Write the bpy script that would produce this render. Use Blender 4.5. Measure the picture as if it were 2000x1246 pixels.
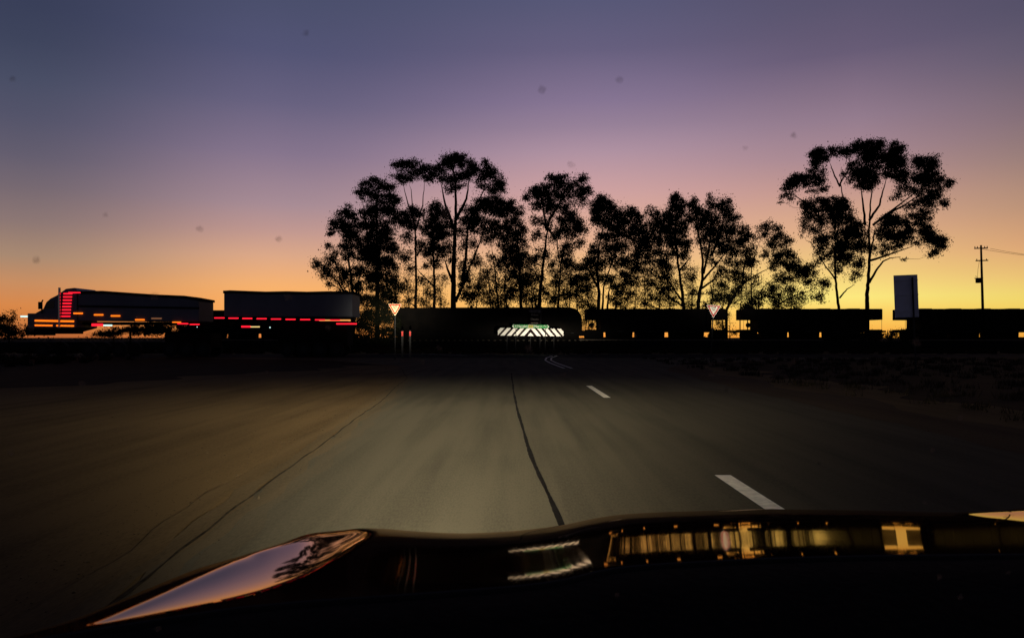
import bpy, math, random
import numpy as np
from mathutils import Vector, Matrix
random.seed(7); rng = np.random.default_rng(11)
R = math.radians
for o in list(bpy.data.objects): bpy.data.objects.remove(o)
SC = bpy.context.scene; COL = SC.collection

# ------------------------------------------------------------------ camera
CAMH, F, HZ = 1.3, 1444.0, 659.0          # eye height, focal length and horizon row in photo pixels
cd = bpy.data.cameras.new('camera'); cam = bpy.data.objects.new('camera', cd); COL.objects.link(cam)
cam.location = (0, 0, CAMH); cam.rotation_euler = (R(90), 0, 0)
cd.sensor_width = 36; cd.lens = F*36/2000; cd.shift_y = (HZ-623)/2000
cd.dof.use_dof = True; cd.dof.focus_distance = 60; cd.dof.aperture_fstop = 11
cd.clip_start = 0.02; cd.clip_end = 6000
SC.camera = cam
SC.view_settings.view_transform = 'Standard'; SC.view_settings.look = 'None'
SC.view_settings.exposure = 0; SC.view_settings.gamma = 1
def P(px, py, Y): return Vector(((px-1000)/F*Y, Y, CAMH-(py-HZ)/F*Y))
def G(px, py, z=0.0):
    Y = (CAMH-z)*F/(py-HZ); return Vector(((px-1000)/F*Y, Y, z))

# ------------------------------------------------------------------ world: dusk sky, glow of the set sun low on the right
def lin(c): return tuple(((v/255)/12.92 if v/255 <= .04045 else ((v/255+.055)/1.055)**2.4) for v in c)+(1,)
W = bpy.data.worlds.new('World'); SC.world = W; W.use_nodes = True
N = W.node_tree.nodes; L = W.node_tree.links; N.clear()
def nd(t, **k):
    n = N.new(t)
    for a, v in k.items(): setattr(n, a, v)
    return n
def mth(op, a, b=None, c=None, clamp=False):
    n = nd('ShaderNodeMath', operation=op, use_clamp=clamp)
    for i, v in enumerate((a, b, c)):
        if v is None: continue
        if isinstance(v, (int, float)): n.inputs[i].default_value = v
        else: L.new(v, n.inputs[i])
    return n.outputs[0]
tc = nd('ShaderNodeTexCoord'); sp = nd('ShaderNodeSeparateXYZ'); L.new(tc.outputs['Generated'], sp.inputs[0])
hx, hy, hz = sp.outputs
hor = mth('SQRT', mth('ADD', mth('MULTIPLY', hx, hx), mth('MULTIPLY', hy, hy)))
el = mth('DIVIDE', mth('ARCTAN2', hz, hor), math.pi/2)          # -1..1
az = mth('ARCTAN2', hx, hy)                                        # 0 = ahead, + right
def yel(y, a=0): return math.atan((HZ-y)/F*max(.6, math.cos(R(a))))/(math.pi/2)
cols = {
 -34: [(600,(218,136,72)),(550,(200,142,98)),(500,(170,138,114)),(430,(140,119,116)),(360,(117,104,113)),(300,(99,93,110)),(225,(84,84,106)),(150,(73,78,101)),(75,(63,69,93)),(0,(57,63,88))],
 -17: [(600,(254,174,94)),(560,(246,177,110)),(500,(220,168,136)),(450,(193,152,145)),(400,(168,140,149)),(300,(134,117,141)),(200,(104,98,128)),(100,(83,84,116)),(0,(75,79,108))],
   6: [(612,(254,198,104)),(560,(252,198,118)),(480,(232,178,142)),(380,(207,162,160)),(300,(176,146,162)),(250,(152,130,153)),(200,(134,117,147)),(100,(102,95,126)),(0,(87,88,119))],
  25: [(612,(253,205,98)),(582,(252,232,126)),(530,(244,206,126)),(450,(224,174,136)),(370,(196,152,142)),(300,(168,136,145)),(230,(148,124,142)),(100,(104,92,118)),(0,(90,84,110))],
  36: [(610,(242,205,92)),(580,(238,212,108)),(540,(234,192,116)),(480,(220,164,118)),(400,(186,146,120)),(300,(150,124,120)),(220,(128,108,117)),(100,(98,90,110)),(0,(84,80,103))],
}
mir = lambda c: tuple(int(v*.5) for v in c)
prev = None; pa = None
def ramp(stops, a=0, hzc=None):
    r = nd('ShaderNodeValToRGB'); e = r.color_ramp.elements
    pts = ([(0.0, lin(tuple(v*.8 for v in stops[0][1])))] if not hzc else [(0.0, lin(hzc)), (yel(632, a), lin(tuple((p+2*q)/3 for p, q in zip(hzc, stops[0][1]))))])+[(yel(y, a), lin(c)) for y, c in stops]
    t = stops[-1][1]
    pts += [(.36, lin((t[0]*.66, t[1]*.7, t[2]*.8))), (.5, lin((26, 28, 40))), (1, lin((12, 14, 22)))]
    e[0].position, e[0].color = pts[0]; e[1].position, e[1].color = pts[-1]
    for p, c in pts[1:-1]: q = e.new(p); q.color = c
    L.new(el, r.inputs[0]); return r.outputs[0]
seq = [(-180, ramp([(600,(70,62,66)),(400,(60,58,72)),(200,(48,52,70)),(0,(40,44,62))])), (-80, ramp([(600,(92,76,72)),(400,(78,74,88)),(200,(60,62,82)),(0,(48,52,72))]))]
hc = {-34:(176,96,50), -17:(228,132,62), 6:(252,158,66), 25:(252,168,62), 36:(236,160,60)}
seq += [(a, ramp(s, a if abs(a) > 10 else 0, hc[a])) for a, s in cols.items()]
seq += [(90, ramp([(600,(100,82,70)),(400,(80,74,82)),(200,(60,60,78)),(0,(48,50,70))])), (180, ramp([(600,(70,62,66)),(400,(60,58,72)),(200,(48,52,70)),(0,(40,44,62))]))]
cur = seq[0][1]
for (a0, _), (a1, c1) in zip(seq, seq[1:]):
    mr = nd('ShaderNodeMapRange', interpolation_type='SMOOTHSTEP' if a1-a0 > 15 else 'LINEAR'); L.new(az, mr.inputs[0])
    mr.inputs[1].default_value = R(a0); mr.inputs[2].default_value = R(a1)
    mx = nd('ShaderNodeMix', data_type='RGBA'); L.new(mr.outputs[0], mx.inputs[0]); L.new(cur, mx.inputs[6]); L.new(c1, mx.inputs[7]); cur = mx.outputs[2]
# faint uneven veil so that the gradient is not perfectly clean
tn = nd('ShaderNodeTexNoise'); tn.inputs['Scale'].default_value = 2.3; tn.inputs['Detail'].default_value = 3
mp = nd('ShaderNodeMapping'); mp.inputs['Scale'].default_value = (1, 1, 5); L.new(tc.outputs['Generated'], mp.inputs[0]); L.new(mp.outputs[0], tn.inputs[0])
fac = mth('MULTIPLY_ADD', tn.outputs[0], 0.10, 0.95)
vm = nd('ShaderNodeVectorMath', operation='SCALE'); L.new(cur, vm.inputs[0]); L.new(fac, vm.inputs['Scale'])
bg = nd('ShaderNodeBackground'); L.new(vm.outputs[0], bg.inputs[0]); bg.inputs[1].default_value = 1.0
wo = nd('ShaderNodeOutputWorld'); L.new(bg.outputs[0], wo.inputs[0])

# ------------------------------------------------------------------ materials
def mat(name, col, rough=.8, metal=0., noise=0., nscale=8., bump=0., emit=None, estr=0., stretch=(1,1,1), col2=None, spec=.5):
    m = bpy.data.materials.new(name); m.use_nodes = True; nt = m.node_tree; b = nt.nodes['Principled BSDF']
    b.inputs['Base Color'].default_value = (*col, 1); b.inputs['Roughness'].default_value = rough; b.inputs['Metallic'].default_value = metal
    b.inputs['Specular IOR Level'].default_value = spec
    if emit: b.inputs['Emission Color'].default_value = (*emit, 1); b.inputs['Emission Strength'].default_value = estr
    t = nt.nodes.new('ShaderNodeTexCoord'); mp = nt.nodes.new('ShaderNodeMapping'); mp.inputs['Scale'].default_value = stretch
    nt.links.new(t.outputs['Object'], mp.inputs[0])
    n = nt.nodes.new('ShaderNodeTexNoise'); n.inputs['Scale'].default_value = nscale; n.inputs['Detail'].default_value = 6
    nt.links.new(mp.outputs[0], n.inputs[0])
    c2 = col2 or tuple(v*(1-noise) for v in col); c1 = tuple(min(1, v*(1+noise*.6)) for v in col)
    r = nt.nodes.new('ShaderNodeValToRGB'); r.color_ramp.elements[0].position = .35; r.color_ramp.elements[1].position = .65
    r.color_ramp.elements[0].color = (*c2, 1); r.color_ramp.elements[1].color = (*c1, 1)
    nt.links.new(n.outputs[0], r.inputs[0]); nt.links.new(r.outputs[0], b.inputs['Base Color'])
    if bump:
        bp = nt.nodes.new('ShaderNodeBump'); bp.inputs['Strength'].default_value = bump; bp.inputs['Distance'].default_value = .01
        nt.links.new(n.outputs[0], bp.inputs['Height']); nt.links.new(bp.outputs[0], b.inputs['Normal'])
    return m
M = {}
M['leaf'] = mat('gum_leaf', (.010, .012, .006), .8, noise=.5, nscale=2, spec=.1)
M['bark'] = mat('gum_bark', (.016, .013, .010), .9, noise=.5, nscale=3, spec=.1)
M['dead'] = mat('dry_grass', (.022, .017, .009), .9, noise=.4, nscale=2, spec=.1)
M['black'] = mat('dusty_black_steel', (.004, .0035, .0035), .8, noise=.3, nscale=3, spec=.1)
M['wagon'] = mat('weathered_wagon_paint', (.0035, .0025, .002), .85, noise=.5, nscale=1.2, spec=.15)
M['ballast'] = mat('rail_ballast', (.008, .0065, .005), .95, noise=.6, nscale=9, bump=1, spec=.1)
M['rail'] = mat('rail_steel', (.10, .085, .07), .45, metal=.8, noise=.3, nscale=4)
M['galv'] = mat('galvanised_steel', (.008, .008, .009), .8, metal=.0, noise=.3, nscale=6)
M['wood'] = mat('weathered_pole_wood', (.05, .03, .02), .9, noise=.4, nscale=4, spec=.1)
M['white'] = mat('white_sign_sheeting', (.80, .79, .76), .6, noise=.03, nscale=3)
M['red'] = mat('red_sign_sheeting', (.62, .035, .02), .6, noise=.05, nscale=3)
M['green'] = mat('green_sign_sheeting', (.01, .36, .07), .6, noise=.05, nscale=3)
M['yellow'] = mat('yellow_sign_sheeting', (.62, .50, .05), .6, noise=.05, nscale=3)
M['darksign'] = mat('dark_sign_stripe', (.012, .006, .008), .8, spec=.1)
M['ink'] = mat('sign_ink', (.02, .02, .018), .8)
M['dullplate'] = mat('dull_grey_plate', (.20, .18, .16), .8, noise=.2, nscale=5)  # white plates given a dull grey tone
M['slate'] = mat('dull_sign_back', (.60, .64, .76), .6, metal=.3, noise=.12, nscale=2)
M['tarp'] = mat('pale_trailer_side', (.12, .13, .165), .6, noise=.12, nscale=.8)
M['tarptop'] = mat('dark_roll_tarp', (.016, .015, .018), .95, noise=.3, nscale=3, spec=0)
M['cab'] = mat('truck_paint', (.10, .11, .15), .35, noise=.1, nscale=2)
M['glass'] = mat('dark_glass', (.01, .01, .012), .05)
M['tyre'] = mat('tyre_rubber', (.012, .012, .012), .85, noise=.2, nscale=10, spec=.2)
M['chrome'] = mat('chrome', (.5, .5, .5), .15, metal=1)
M['redlamp'] = mat('red_marker_lamp', (.3, .01, .01), .4, emit=(1, .012, .03), estr=1.6)
M['amberlamp'] = mat('amber_marker_lamp', (.3, .1, .01), .4, emit=(1, .17, .008), estr=1.7)
M['whitelamp'] = mat('white_truck_lamp', (.5, .5, .5), .4, emit=(.62, .9, .85), estr=1.3)
M['dimlamp'] = mat('dim_amber_lamp', (.3, .2, .1), .5, emit=(.5, .2, .09), estr=.6)
M['creamlamp'] = mat('cream_lamp', (.3, .3, .2), .5, emit=(.8, .55, .2), estr=1.2)
M['dash'] = mat('black_dashboard', (.004, .004, .004), .9, noise=.3, nscale=60, bump=.2, spec=.05)
M['cowl'] = mat('black_plastic_cowl', (.006, .006, .006), .6, spec=.2)
M['paint_line'] = mat('white_road_paint', (.84, .80, .68), .9, noise=.15, nscale=14, spec=.05)
M['seal'] = mat('bitumen_crack_seal', (.010, .009, .008), .9, noise=.35, nscale=5, spec=.03)
M['post'] = mat('white_guidepost', (.012, .012, .014), .8)
M['reflred'] = mat('red_reflector', (.62, .018, .010), .6)
M['lens'] = mat('headlight_lens', (.8, .8, .8), .2, emit=(1, .9, .7), estr=2)

M['edge'] = mat('crumbled_bitumen_edge', (.040, .032, .020), .95, noise=.5, nscale=9, spec=.02)
# road surface: worn asphalt with aggregate, long wheel-path streaks and fine pale stones
def roadmat(name, c1, c2, streak=.5):
    m = bpy.data.materials.new(name); m.use_nodes = True; nt = m.node_tree; b = nt.nodes['Principled BSDF']; n = nt.nodes; l = nt.links
    t = n.new('ShaderNodeTexCoord')
    def noise(scale, st, det=5):
        mp = n.new('ShaderNodeMapping'); mp.inputs['Scale'].default_value = st; l.new(t.outputs['Object'], mp.inputs[0])
        q = n.new('ShaderNodeTexNoise'); q.inputs['Scale'].default_value = scale; q.inputs['Detail'].default_value = det; l.new(mp.outputs[0], q.inputs[0]); return q.outputs[0]
    a = noise(3.2, (1, .045, 1)); bb = noise(70, (1, .22, 1), 3); c = noise(.8, (1, .35, 1))
    s = n.new('ShaderNodeMath'); s.operation = 'MULTIPLY_ADD'; l.new(a, s.inputs[0]); s.inputs[1].default_value = streak
    s2 = n.new('ShaderNodeMath'); s2.operation = 'MULTIPLY_ADD'; l.new(bb, s2.inputs[0]); s2.inputs[1].default_value = .35
    s3 = n.new('ShaderNodeMath'); s3.operation = 'MULTIPLY'; l.new(c, s3.inputs[0]); s3.inputs[1].default_value = 1-streak-.35+.25
    l.new(s3.outputs[0], s2.inputs[2]); l.new(s2.outputs[0], s.inputs[2])
    r = n.new('ShaderNodeValToRGB'); r.color_ramp.elements[0].position = .40; r.color_ramp.elements[1].position = .68
    r.color_ramp.elements[0].color = (*c2, 1); r.color_ramp.elements[1].color = (*c1, 1); l.new(s.outputs[0], r.inputs[0])
    l.new(r.outputs[0], b.inputs['Base Color']); b.inputs['Roughness'].default_value = .9; b.inputs['Specular IOR Level'].default_value = .02
    bp = n.new('ShaderNodeBump'); bp.inputs['Strength'].default_value = .35; bp.inputs['Distance'].default_value = .004; l.new(bb, bp.inputs['Height']); l.new(bp.outputs[0], b.inputs['Normal'])
    return m
M['road'] = roadmat('worn_asphalt', (.092, .082, .056), (.048, .043, .030), .55)
M['highway'] = roadmat('dark_highway_asphalt', (.016, .016, .017), (.010, .010, .011), .3)
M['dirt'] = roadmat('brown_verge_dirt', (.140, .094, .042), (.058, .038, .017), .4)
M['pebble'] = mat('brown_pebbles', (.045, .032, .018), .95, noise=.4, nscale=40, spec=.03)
M['soil'] = roadmat('unlit_verge_dirt', (.030, .020, .010), (.012, .008, .005), .3)  # verge dirt with the lack of light put into its colour
M['shoulder'] = roadmat('gravel_shoulder', (.085, .060, .034), (.045, .030, .018), .35)

# ------------------------------------------------------------------ mesh helpers
class MB:
    def __init__(s): s.v = []; s.f = []
    def add(s, vs, fs):
        o = len(s.v); s.v += [tuple(v) for v in vs]; s.f += [tuple(i+o for i in f) for f in fs]; return s
    def box(s, x0, x1, y0, y1, z0, z1):
        return s.add([(x0,y0,z0),(x1,y0,z0),(x1,y1,z0),(x0,y1,z0),(x0,y0,z1),(x1,y0,z1),(x1,y1,z1),(x0,y1,z1)],
                     [(0,3,2,1),(4,5,6,7),(0,1,5,4),(1,2,6,5),(2,3,7,6),(3,0,4,7)])
    def prism(s, pts, y0, y1):              # outline in x,z extruded along y
        n = len(pts)
        return s.add([(x,y0,z) for x,z in pts]+[(x,y1,z) for x,z in pts],
                     [tuple(range(n)), tuple(range(2*n-1, n-1, -1))]+[(i,i+n,(i+1)%n+n,(i+1)%n) for i in range(n)])
    def tube(s, pts, rad, k=6):
        pts = [Vector(p) for p in pts]; n = len(pts); rings = []
        for i, p in enumerate(pts):
            d = (pts[min(i+1,n-1)]-pts[max(i-1,0)]).normalized()
            u = d.cross(Vector((0,1,0)) if abs(d.y) < .9 else Vector((1,0,0))).normalized(); w = d.cross(u)
            r = rad[i] if isinstance(rad, (list, tuple)) else rad
            rings += [p+(u*math.cos(a)+w*math.sin(a))*r for a in [2*math.pi*j/k for j in range(k)]]
        fs = [(i*k+j, i*k+(j+1)%k, (i+1)*k+(j+1)%k, (i+1)*k+j) for i in range(n-1) for j in range(k)]
        return s.add(rings, fs+[tuple(range(k-1,-1,-1)), tuple(range((n-1)*k, n*k))])
    def disc(s, c, r, y0, y1, k=20):        # wheel-like disc, axis y
        return s.prism([(c[0]+r*math.cos(2*math.pi*i/k), c[1]+r*math.sin(2*math.pi*i/k)) for i in range(k)], y0, y1)
    def obj(s, name, m, parent=None, smooth=False, bevel=0):
        me = bpy.data.meshes.new(name); me.from_pydata(s.v, [], s.f); me.update()
        if smooth: me.polygons.foreach_set('use_smooth', [True]*len(me.polygons))
        o = bpy.data.objects.new(name, me); COL.objects.link(o); me.materials.append(m)
        if parent: o.parent = parent
        if bevel:
            b = o.modifiers.new('bevel', 'BEVEL'); b.width = bevel; b.segments = 2; b.limit_method = 'ANGLE'
        return o
def tag(o, label=None, cat=None, group=None, kind=None):
    for k, v in (('label', label), ('category', cat), ('group', group), ('kind', kind)):
        if v: o[k] = v
    return o
def empty(name, loc, rot=(0,0,0)):
    o = bpy.data.objects.new(name, None); COL.objects.link(o); o.location = loc; o.rotation_euler = rot; o.empty_display_size = .3; return o
def copy_tree(o, parent=None):
    c = o.copy(); COL.objects.link(c); c.parent = parent
    for ch in o.children: copy_tree(ch, c)
    return c
def text(name, s, size, m, parent, loc, width=None, bold=.0, rot=(R(90),0,0)):
    cu = bpy.data.curves.new(name, 'FONT'); cu.body = s; cu.size = size; cu.align_x = 'CENTER'; cu.align_y = 'CENTER'; cu.extrude = .003; cu.offset = bold
    t = bpy.data.objects.new('tmp', cu); COL.objects.link(t)
    me = bpy.data.meshes.new_from_object(t.evaluated_get(bpy.context.evaluated_depsgraph_get())); bpy.data.objects.remove(t)
    me.name = name; me.materials.clear(); me.materials.append(m)
    o = bpy.data.objects.new(name, me); COL.objects.link(o); o.parent = parent; o.location = loc; o.rotation_euler = rot
    if width:
        xs = [v.co.x for v in me.vertices]; w = max(xs)-min(xs); o.scale = (width/w, 1, 1)
    return o

# ------------------------------------------------------------------ ground, roads, markings
g = MB()
xs = [-1500,-400,-120,-40,-12,0,12,40,120,400,1500]; ys = [-300,-60,-10,10,30,60,75,130,300,900,4000]
g.add([(x,y,-.004) for y in ys for x in xs], [(j*11+i, j*11+i+1, (j+1)*11+i+1, (j+1)*11+i) for j in range(10) for i in range(10)])
tag(g.obj('ground', M['dirt']), kind='structure')
def strip(name, left, right, z, m, kind='structure'):
    n = len(left); b = MB().add([(x,y,z) for x,y in left]+[(x,y,z) for x,y in right], [(i, n+i, n+i+1, i+1) for i in range(n-1)])
    o = b.obj(name, m); tag(o, kind=kind); return o
def smooth(keys, ys):
    k = sorted(keys); return [float(np.interp(y, [a for a,_ in k], [b for _,b in k])) for y in ys]
YY = [-6+.25*i for i in range(213)]   # to 47 m
Lk = [(-6,-1.9),(3,-1.92),(4.1,-1.97),(7.8,-2.26),(14,-2.6),(24,-3.4),(34,-5.2),(42,-10),(47,-20)]
Rk = [(-6,5.75),(20,5.75),(30,6.2),(38,9),(44,17),(47,28)]
lx = smooth(Lk, YY); rx = smooth(Rk, YY)
lx = [x+.02*math.sin(y*.9)+.008*math.sin(y*5.1+1) for x, y in zip(lx, YY)]
rx = [x+.06*math.sin(y*1.3)+.04*math.sin(y*4.1) for x, y in zip(rx, YY)]
strip('side_road', list(zip(lx,YY)), list(zip(rx,YY)), .0, M['road'])
strip('road_shoulder', list(zip(rx,YY)), [(x+1.5+.3*math.sin(y*.9), y) for x, y in zip(rx,YY)], -.0015, M['shoulder'])
strip('highway', [(-400,57.5),(400,57.5)], [(-400,47),(400,47)], .004, M['highway'])
# markings
def line(name, pts, w, label, z=.008, m=None):
    pts = [Vector((p[0],p[1],0)) for p in pts]; a = []; b = []
    for i, p in enumerate(pts):
        d = (pts[min(i+1,len(pts)-1)]-pts[max(i-1,0)]).normalized(); n = Vector((-d.y, d.x, 0))*w/2; a.append((p+n)[:2]); b.append((p-n)[:2])
    return strip(name, a, b, z, m or M['paint_line'])
for p0, p1 in (((1.98, 6.95), (1.98, 3.0)), ((2.06, 19.8), (2.05, 15.9))):
    line('lane_marking', [p0, p1], .15, '')
for dx in (-.16, .16):
    pts = [(x+dx, y) for x, y in ((2.35,31),(2.22,34),(2.08,38),(2.05,42),(2.35,47),(3.0,52))]
    line('lane_marking', pts, .10, '', z=.010)
line('edge_marking', [(-10.5,66.0*.9),(-7.2,59),(-5.0,55.8),(-3.2,53)], .12, '', z=.010)
# the long sealed crack down the lane, wandering like in the photo
def sm0(a, w): a = np.pad(np.array(a), w, mode='edge'); return list(np.convolve(a, np.ones(2*w+1)/(2*w+1), 'valid'))
ck = [(26,-.02),(16,.055),(11,.14),(9,.19),(7.4,.235),(5.3,.335),(3,.43)]
cy = [3+.06*i for i in range(400)]; cx = sm0(smooth(ck, cy), 12)
cw = [.021+.004*math.sin(y*1.7)+.003*math.sin(y*4.7+1)+random.uniform(-.002,.002) for y in cy]; cx = [x+.005*math.sin(y*1.3)+random.uniform(-.0015,.0015) for x, y in zip(cx, cy)]
strip('sealed_crack', [(x-w,y) for x,w,y in zip(cx,cw,cy)], [(x+w,y) for x,w,y in zip(cx,cw,cy)], .004, M['seal'])
# dust and gravel blown over the edge of the seal: a worn transition in four narrow bands
for k in range(4):
    f = (k+.5)/4; cA = (.092,.082,.056); cB = (.140,.094,.042)
    mk = roadmat('dusty_edge', tuple(a*(1-f)+b*f for a, b in zip(cA, cB)), tuple((a*(1-f)+b*f)*.46 for a, b in zip((.105,.093,.065), cB)), .5)
    o0 = .34-.17*k; q = lambda y, o: o+.04*math.sin(y*1.9+k*2)+.03*math.sin(y*5.3+k)
    strip('road_edge_dust', [(x+q(y, o0-.19), y) for x, y in zip(lx, YY)], [(x+q(y, o0+.0), y) for x, y in zip(lx, YY)], .0012+.0004*k, mk)
# broken bitumen lip along the left edge
strip('road_edge', [(x-.004-.012*abs(math.sin(y*3.7)), y) for x, y in zip(lx, YY)], [(x+.004+.008*abs(math.sin(y*2.9)), y) for x, y in zip(lx, YY)], .004, M['edge'])
# rail embankment (ballast) on the far side of the highway
# same dirt beyond the headlight reach, its darkness put into the colour
for nm, a, b in (('unlit_ground', [(-13-.5*math.sin(y*.8)-.4*math.sin(y*2.1)+max(0, y-18)*.4, y) for y in YY], [(-300, y) for y in YY]),):
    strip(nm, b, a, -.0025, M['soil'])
strip('unlit_ground', [(9.2+.6*math.sin(y*.7)+.3*math.sin(y*2.3), y) for y in YY], [(300, y) for y in YY], -.0025, M['soil'])
emb = MB(); prof = [(76.5,-.05),(78,.86),(79.1,.94),(83.5,.94),(85,.8),(88,-.05)]
n = 60; exs = [-260+520*i/n for i in range(n+1)]
emb.add([(x, y, z+(.05*math.sin(x*.7+y) if 0 < j < 5 else 0)) for x in exs for j,(y,z) in enumerate(prof)],
        [(i*6+j, (i+1)*6+j, (i+1)*6+j+1, i*6+j+1) for i in range(n) for j in range(5)])
tag(emb.obj('rail_embankment', M['ballast']), kind='structure')
rl = MB()
for y in (80.3, 81.75): rl.box(-260, 260, y-.035, y+.035, 1.0, 1.09)
for i in range(0, 300): rl.box(-90+i*.62, -89.78+i*.62, 79.7, 82.4, .96, .999)
tag(rl.obj('railway_track', M['rail']), 'dark railway track on ballast running below the freight wagons', 'railway track')

# ------------------------------------------------------------------ grass on the verges
def blades(n, fx, hmin, hmax, w):
    V = np.zeros((n*3,3)); x, y = fx(n); h = rng.uniform(hmin, hmax, n); a = rng.uniform(0, 2*np.pi, n)
    ww = w*(.5+y/14)
    V[0::3] = np.c_[x-ww*np.cos(a), y-ww*np.sin(a), 0*x-.01]; V[1::3] = np.c_[x+ww*np.cos(a), y+ww*np.sin(a), 0*x-.01]
    V[2::3] = np.c_[x+rng.normal(0,.4,n)*h, y+rng.normal(0,.4,n)*h, h]
    return V
def tuft_pos(n, xr, yr, clump):
    k = max(1, n//clump); cx = rng.uniform(*xr(k), k) if callable(xr) else rng.uniform(xr[0], xr[1], k); cy = yr[0]+(yr[1]-yr[0])*rng.uniform(0,1,k)**1.3
    i = rng.integers(0, k, n); return cx[i]+rng.normal(0,.10,n), cy[i]+rng.normal(0,.10,n)
def trimesh(name, V, m):
    n = len(V)//3; me = bpy.data.meshes.new(name); me.vertices.add(len(V)); me.vertices.foreach_set('co', V.ravel())
    me.loops.add(len(V)); me.loops.foreach_set('vertex_index', np.arange(len(V))); me.polygons.add(n)
    me.polygons.foreach_set('loop_start', np.arange(0, len(V), 3)); me.update(); me.validate(); me.materials.append(m)
    o = bpy.data.objects.new(name, me); COL.objects.link(o); return o
V = np.vstack([
               blades(26000, lambda n: tuft_pos(n, (7.6,34), (7,45), 20), .04, .20, .007),
               blades(16000, lambda n: tuft_pos(n, (-70,-22), (25,46), 20), .1, .4, .02),
               blades(26000, lambda n: tuft_pos(n, (-75,75), (58.5,76.5), 16), .1, .45, .03)])
tag(trimesh('grass', V, M['dead']), 'short dry grass growing on the dark verges', 'grass', kind='stuff')

# loose gravel along the broken edge and scattered over the verge
def stones(n, fx):
    x, y = fx(n); q = rng.uniform(.002, .006, n)*(1+(rng.uniform(0,1,n) < .05)*1.2); o = np.array([[1,0,0],[0,1,0],[-1,0,0],[0,-1,0],[0,0,.8]])
    tri = [(0,1,4),(1,2,4),(2,3,4),(3,0,4)]; a = rng.uniform(0, 6.3, n); V = np.zeros((n, 12, 3))
    for t, f_ in enumerate(tri):
        for c_, i_ in enumerate(f_):
            px_, py_, pz_ = o[i_]; V[:, t*3+c_, 0] = x+q*(px_*np.cos(a)-py_*np.sin(a))*1.3; V[:, t*3+c_, 1] = y+q*(px_*np.sin(a)+py_*np.cos(a)); V[:, t*3+c_, 2] = q*pz_*.9
    return V.reshape(-1, 3)
def edge_pos(n):
    y = rng.uniform(3, 26, n); return np.interp(y, YY, lx)-np.abs(rng.normal(0, .5, n))+.18, y
V = np.vstack([stones(4200, edge_pos), stones(2600, lambda n: (rng.uniform(-12, -2.4, n), rng.uniform(3.5, 24, n))), stones(1600, lambda n: (5.7+np.abs(rng.normal(0, .6, n)), rng.uniform(7, 26, n)))])
tag(trimesh('gravel', V, M['pebble']), 'loose gravel scattered over the verges and the road edge', 'gravel', kind='stuff')

# ------------------------------------------------------------------ trees
LEAFK = 3.5
def leafmesh(name, pts, size, parent):
    n = len(pts); d = np.c_[rng.normal(0,.45,n), rng.normal(0,.45,n), -np.abs(rng.normal(.8,.5,n))]
    d /= np.linalg.norm(d, axis=1)[:,None]
    u = np.cross(d, rng.normal(0,1,(n,3))); u /= np.linalg.norm(u, axis=1)[:,None]
    ln = (size*rng.uniform(.45,1.4,n)*.60)[:,None]; w = ln*rng.uniform(.18,.34,n)[:,None]
    V = np.empty((n*4,3)); V[0::4] = pts; V[1::4] = pts+d*ln*.5+u*w; V[2::4] = pts+d*ln; V[3::4] = pts+d*ln*.5-u*w
    me = bpy.data.meshes.new(name); me.vertices.add(n*4); me.vertices.foreach_set('co', V.ravel())
    me.loops.add(n*4); me.loops.foreach_set('vertex_index', np.arange(n*4)); me.polygons.add(n)
    me.polygons.foreach_set('loop_start', np.arange(0,n*4,4)); me.update(); me.validate(); me.materials.append(M['leaf'])
    o = bpy.data.objects.new(name, me); COL.objects.link(o); o.parent = parent; return o
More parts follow.
